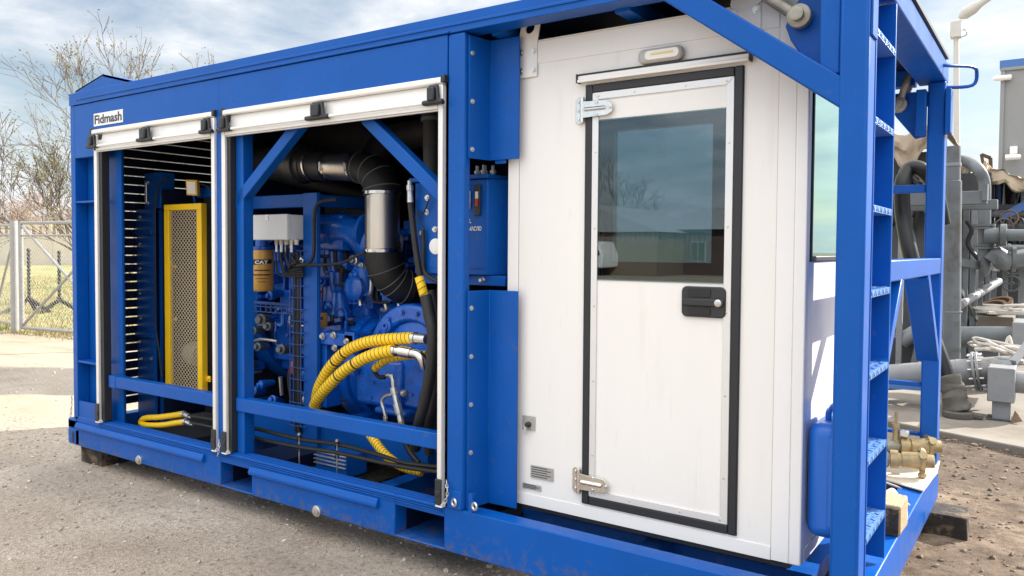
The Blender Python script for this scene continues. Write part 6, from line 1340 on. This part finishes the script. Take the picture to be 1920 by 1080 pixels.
# upright cooling fins, guard rail
y = 9.0
cf_ = thing('cooler_cabinet', 'row of tall grey upright cabinet ribs behind the riser pipe', 'cabinet', tuple(G(1815, 600, y)))
b = MB(); a, c_ = G(1690, 330, y + .3), G(1850, 640, y + .3); b.box(a.x, c_.x, y + .3, y + 1.2, SZ, a.z); b.build('cabinet_body', GREYD, cf_)
for k in range(9):
    px = 1693 + k * 16; a, c_ = G(px, 385, y), G(px + 8, 640, y); b = MB(); b.box(a.x, c_.x, y, y + .29, SZ, a.z); b.build('rib', GREY if k % 2 else PGREY, cf_, bevel=.01)
y = 7.6
gr = thing('plant_railing', 'grey steel railing with a pale slanting tube beside the stand pipe', 'railing', tuple(G(1830, 610, y)))
for px, dy in ((1806, .1), (1820, .4), (1835, .7), (1848, 1.0), (1860, 1.3)):
    a = G(px, 505, y + dy); b = MB(); b.box(a.x, a.x + .05, y + dy, y + dy + .05, SZ, a.z); b.build('railing_post', GREY, gr)
b = MB(); b.cyl(G(1800, 572, y - .1), G(1872, 528, y + 1.4), .05, 12); b.build('handrail', PGREY, gr)
a, c_ = G(1798, 492, y), G(1868, 502, y + .9); b = MB(); b.bar(a, c_, .08, .09); b.build('toe_beam', GREY, gr)
b = MB(); b.bar(G(1800, 545, y), G(1830, 600, y + .5), .05, .05); b.build('railing_stay', GREY, gr)
# lower clutter visible through the end frame
y = 7.4
pu = thing('grey_pump', 'grey pump housing with angled outlet seen low through the end frame', 'pump', tuple(G(1705, 690, y)))
a, c_ = G(1655, 630, y), G(1722, 690, y); b = MB(); b.box(a.x, c_.x, y, y + .9, SZ, a.z); b.build('housing', GREYD, pu, bevel=.02)
b = MB(); b.rings([G(1690, 640, y - .1), G(1722, 620, y - .1)], .09, 16); b.lathe(G(1722, 620, y - .1), (.8, 0, .4), [(0, .13), (.04, .13)], 18); b.build('outlet', PGREY, pu)
a, c_ = G(1700, 630, y - .4), G(1722, 692, y - .4); b = MB(); b.prism([(a.x, y - .4, SZ), (c_.x, y - .4, SZ), (c_.x, y - .4, a.z - .1), (a.x + .1, y - .4, a.z)], (0, .3, 0)); b.build('stand', GREY, pu, bevel=.01)
a = G(1689, 470, y - .2); b = MB(); b.box(a.x - .03, a.x + .03, y - .2, y - .14, SZ, G(1695, 370, y).z); b.build('upright', PGREY, pu)
# canvas covered plant at the back
def tarp(label, px0, px1, pyt, pyb, y, dy, seed):
    b = MB(); nx, ny = 26, 12; bm_ = b.bm; rows = []
    a, c_ = G(px0, pyt, y), G(px1, pyb, y)
    for j in range(ny + 1):
        row = []
        for i in range(nx + 1):
            u_, v_ = i / nx, j / ny; x = a.x + (c_.x - a.x) * u_
            if v_ < .5: yy, z = y + dy * (1 - v_ * 2), a.z + .06 * math.sin(u_ * 9 + seed)
            else: yy, z = y, a.z + .06 * math.sin(u_ * 9 + seed) - (a.z - c_.z) * (v_ - .5) * 2 * (1 + .25 * math.sin(u_ * 14 + seed))
            n_ = noise.noise(Vector((u_ * 7, v_ * 4, seed))) * .10; row.append(bm_.verts.new((x, yy + n_, z + n_ * .7)))
        rows.append(row)
    for A, B in zip(rows, rows[1:]):
        for k in range(nx): bm_.faces.new((A[k], A[k + 1], B[k + 1], B[k]))
    o = b.build('canvas_cover', TARP, None, recalc=False); m_ = o.modifiers.new('thickness', 'SOLIDIFY'); m_.thickness = .02; tag(o, label, 'cover')
tarp('beige canvas cover draped over the plant behind the rear post', 1640, 1775, 252, 298, 8.4, 1.6, 1)
tarp('tan canvas edge over the manifold beside the grey riser', 1796, 1850, 309, 328, 9.6, 1.2, 4)
tarp('long tan canvas sheet sagging under the grey container', 1852, 1990, 326, 345, 9.4, 1.4, 7)
un = thing('pump_unit', 'dark plant full of pipes under the beige canvas', 'plant', tuple(G(1720, 640, 8.6)))
a, c_ = G(1640, 290, 8.7), G(1778, 640, 8.7); b = MB(); b.box(a.x, c_.x, 8.7, 10.0, SZ, a.z); b.build('plant_body', GREYD, un)
r_ = random.Random(5)
for k in range(16): px = r_.uniform(1676, 1770); py = r_.uniform(300, 360); b = MB(); p = G(px, py, 8.55); b.tube([p, p + Vector((r_.uniform(-.2, .2), -.1, -.2)), p + Vector((r_.uniform(-.3, .3), 0, -.5))], r_.uniform(.02, .05), 8, 4); b.build('hose', r_.choice((RUB, GREY, HOSE)), un)
# manifold rack with dark hanging hoses, right edge
y = 9.8
mr_ = thing('hose_rack', 'open grey rack crowded with dark hanging hoses below the grey container', 'rack', tuple(G(1890, 560, y)))
for py in (388, 424, 462, 500): a = G(1868, py, y); b = MB(); b.bar(G(1862, py, y), G(1990, py + 2, y), .07, .07); b.build('rack_beam', GREY, mr_)
for px in (1884, 1915, 1950): a = G(px, 340, y + .1); b = MB(); b.box(a.x, a.x + .07, y + .1, y + .17, SZ, a.z); b.build('rack_post', PGREY, mr_)
for k in range(22):
    px = r_.uniform(1862, 1960); p = G(px, r_.uniform(336, 350), y + r_.uniform(.0, .5)); b = MB(); l_ = r_.uniform(.5, 1.1); b.tube([p, p + Vector((r_.uniform(-.1, .1), .05, -l_ * .5)), p + Vector((r_.uniform(-.15, .25), 0, -l_))], r_.uniform(.025, .05), 8, 4); b.build('hanging_hose', r_.choice((RUB, RUB, GREYD, BLUE_OUT, PGREY)), mr_)
b = MB(); b.bar(G(1880, 408, y - .2), G(1960, 362, y - .2), .10, .10); b.build('blue_strut', BLUE_OUT, mr_)
for k in range(9):
    px, py = r_.uniform(1870, 1940), r_.uniform(440, 540); p = G(px, py, y + .3); b = MB(); b.lathe(p, (1, .1, 0), [(0, .12), (.04, .12), (.041, .07), (.4, .07)], 16); b.build('flanged_stub', r_.choice((GREY, PGREY, GREYD, RUST)), mr_)
r2_ = random.Random(42)
for k in range(26):
    px, py = r2_.uniform(1800, 1935), r2_.uniform(395, 590); yy = y - r2_.uniform(-.4, 1.2); p = G(px, py, yy); t_ = r2_.random(); b = MB()
    if t_ < .35:
        l_ = r2_.uniform(.3, .9); b.rings([p, p + Vector((l_, 0, 0))], r2_.uniform(.02, .05), 10)
        for q_ in (.1, .5, .85): b.lathe(p + Vector((l_ * q_, 0, 0)), (1, 0, 0), [(0, .06), (.03, .06)], 12)
        b.build('small_pipe', r2_.choice((GREY, GREYD, PGREY)), mr_)
    elif t_ < .6:
        b.torus(p, (r2_.uniform(-.4, .4), -1, .2), .10, .013, 18, 6); b.bar(p - Vector((.1, 0, 0)), p + Vector((.1, 0, 0)), .015, .015); b.bar(p - Vector((0, 0, .1)), p + Vector((0, 0, .1)), .015, .015); b.cyl(p, p + Vector((0, .25, 0)), .025, 8); b.build('hand_wheel', r2_.choice((GREY, RUST, GREYD)), mr_)
    elif t_ < .8:
        b.tube([p, p + Vector((.06, 0, -.12)), p + Vector((.02, 0, -.3)), p + Vector((.15, 0, -.5))], r2_.uniform(.015, .03), 8, 4); b.build('hanging_hose', RUB, mr_)
    else:
        s_ = r2_.uniform(.05, .12); b.box(p.x - s_, p.x + s_, p.y, p.y + .15, p.z - s_, p.z + s_ * .6); b.lathe(p + Vector((0, 0, s_ * .6)), (0, 0, 1), [(0, s_ * .5), (.1, s_ * .5), (.101, s_ * .8), (.13, s_ * .8)], 10); b.build('valve_body', r2_.choice((GREY, PGREY, GREYD)), mr_, bevel=.008)
a, c_ = G(1860, 350, y + 1.2), G(1990, 600, y + 1.2); b = MB(); b.box(a.x, c_.x, y + 1.2, y + 2, SZ, c_.z + 1.2); b.build('back_plate', GREYD, mr_)
# grey container with camera and floodlight
y = 13.0
gc = thing('grey_container', 'grey clad container with a blue top edge raised at the right edge', 'container', tuple(G(1900, 330, y)))
a, c_ = G(1877, 128, y), G(1990, 332, y); b = MB(); b.box(a.x, c_.x, y, y + 3, c_.z, a.z); b.build('body', CGREY, gc, bevel=.02)
z = G(1877, 114, y).z; b = MB(); b.box(a.x - .02, c_.x, y - .02, y + 3.02, a.z + .002, z); b.build('blue_edge', BLUE_OUT, gc)
b = MB(); b.box(a.x, a.x + .06, y - .03, y - .002, c_.z, a.z - .06); b.box(a.x, c_.x, y - .03, y - .002, a.z - .05, a.z); b.box(a.x + .062, c_.x, y - .03, y - .002, c_.z, c_.z + .08); b.build('corner_strip', CGREY, gc)
p, q = G(1894, 276, y), G(1908, 290, y); b = MB(); b.box(p.x, q.x, y - .12, y - .001, q.z, p.z); b.build('meter_box', WHITE2, gc, bevel=.01)
p = G(1889, 297, y); b = MB(); b.lathe((p.x - .02, y - .15, p.z), (1, -.1, 0), [(0, .05), (.2, .045), (.22, .03)], 14); b.build('floodlight', WHITE2, gc)
p = G(1873, 148, y); b = MB(); b.lathe((p.x - .08, y - .06, p.z), (1, 0, 0), [(0, .03), (.03, .045), (.26, .045), (.27, .02)], 14); b.build('camera', WHITE2, gc)
b = MB(); p = G(1870, 332, y); b.box(p.x, c_.x, y + .1, y + 2.9, SZ, p.z - .02); b.build('support_frame', GREYD, gc)
# lamp post
y = 11.0
lp = thing('lamp_post', 'pale lamp post with an angled lantern behind the grab rail', 'lamp post', (G(1797, 300, y).x, y, SZ))
x = G(1797, 300, y).x; b = MB(); b.rings([(x, y, SZ), (x, y, 2.0), (G(1793, 70, y).x, y, G(1793, 68, y).z)], [.055, .05, .038], 14); b.build('pole', POLE, lp)
a, c_ = G(1783, 42, y), G(1803, 70, y); b = MB(); b.box(a.x, c_.x, y - .08, y + .08, c_.z, a.z); b.build('pole_box', POLE, lp, bevel=.01)
p, q = G(1800, 32, y), G(1850, -2, y); d = (q - p).normalized(); b = MB(); b.rings([p - d * .02, p + d * .06, p + d * .2, p + d * .3, p + d * .55], [.03, .085, .09, .06, .05], 14); b.build('lantern', POLE, lp)
b = MB(); b.torus(G(1806, 62, y), (0, 1, .2), .05, .006, 14, 5); b.build('cable_loop', GREY, lp)
# small jib arm against the sky
y = 14.0
ja = thing('jib_arm', 'thin dark jib arm bent against the sky beyond the riser pipe', 'crane arm', tuple(G(1850, 320, y)))
b = MB(); b.bar(G(1840, 290, y), G(1857, 296, y), .06, .06); b.bar(G(1857, 296, y), G(1858, 322, y), .06, .06); b.bar(G(1840, 289, y), G(1846, 322, y), .05, .05); b.build('boom', RUST, ja)

# ------------------------------------------------------------------ the yard behind the photographer, seen mirrored in the door glass
def far(x, y): return (x, y, GZ)
sh_ = thing('gabled_shed', 'weathered board shed with a grey gable roof mirrored in the door glass', 'shed', (-14.5, -40, GZ))
b = MB(); b.box(-24, -13.6, -50, -40, GZ, 2.45); b.build('wall', SHED, sh_)
b = MB(); b.prism([(-24.4, -39.6, 2.5), (-13.2, -39.6, 2.5), (-18.4, -39.6, 4.3)], (0, -10.8, 0)); b.build('roof', ROOFM, sh_)
bb = thing('brick_building', 'long red brick building with a grey roof mirrored in the door glass', 'building', (-9, -44, GZ))
b = MB(); b.box(-14, 2, -54, -44, GZ, 2.7); b.build('wall', BRICK, bb)
b = MB(); b.prism([(-14.4, -43.4, 2.72), (-14.4, -54.5, 2.72), (-14.4, -49, 4.3)], (16.8, 0, 0)); b.build('roof', ROOFM, bb)
for x in (-13.1, -10.2, -7.6, -5.2): b = MB(); b.box(x, x + 1.0, -43.98, -43.9, .7, 2.0); w_ = b.build('window', PGREY, bb); b = MB(); b.box(x + .08, x + .46, -43.895, -43.88, .78, 1.92); b.box(x + .54, x + .92, -43.895, -43.88, .78, 1.92); b.build('pane', GASK, w_)
tr_ = thing('truck', 'white truck cab parked in the yard and mirrored in the door glass', 'truck', (-18, -38, GZ))
b = MB(); b.prism([(-18.9, -38, .35), (-16.2, -38, .35), (-16.15, -38, 1.1), (-16.5, -38, 1.9), (-18.9, -38, 2.0)], (0, -2.2, 0)); b.build('cab', WHITE2, tr_, bevel=.08)
b = MB(); b.prism([(-17.1, -37.985, 1.1), (-16.3, -37.985, 1.1), (-16.6, -37.985, 1.75), (-17.1, -37.985, 1.75)], (0, -.01, 0)); b.build('side_window', GASK, tr_)
for x in (-16.9, -20.2): b = MB(); b.cyl((x, -37.98, GZ + .4), (x, -38.3, GZ + .4), .4, 24); b.build('wheel', RUB, tr_)
b = MB(); b.box(-22, -18.95, -40.2, -38, .4, .7); b.build('chassis', GREYD, tr_)
tree('yard_tree', 'bare tree behind the shed and mirrored in the door glass', (-22.0, -52, GZ), 3.6, (((-.2, 0), 1.0), ((.25, .1), .9)), 33, BARK, lvl=4, budsz=.05, nb=1, minr=.012, spread=.7, shrink=.74, kids=(3, 4), up=.1)
tree('yard_tree', 'smaller bare tree behind the brick building mirrored in the door glass', (-12.5, -62, GZ), 1.6, (((-.3, 0), 1.0), ((.3, .1), 1.0)), 34, BARK, lvl=4, budsz=.05, nb=1, minr=.012, spread=.8, shrink=.72, kids=(3, 4), up=.06)
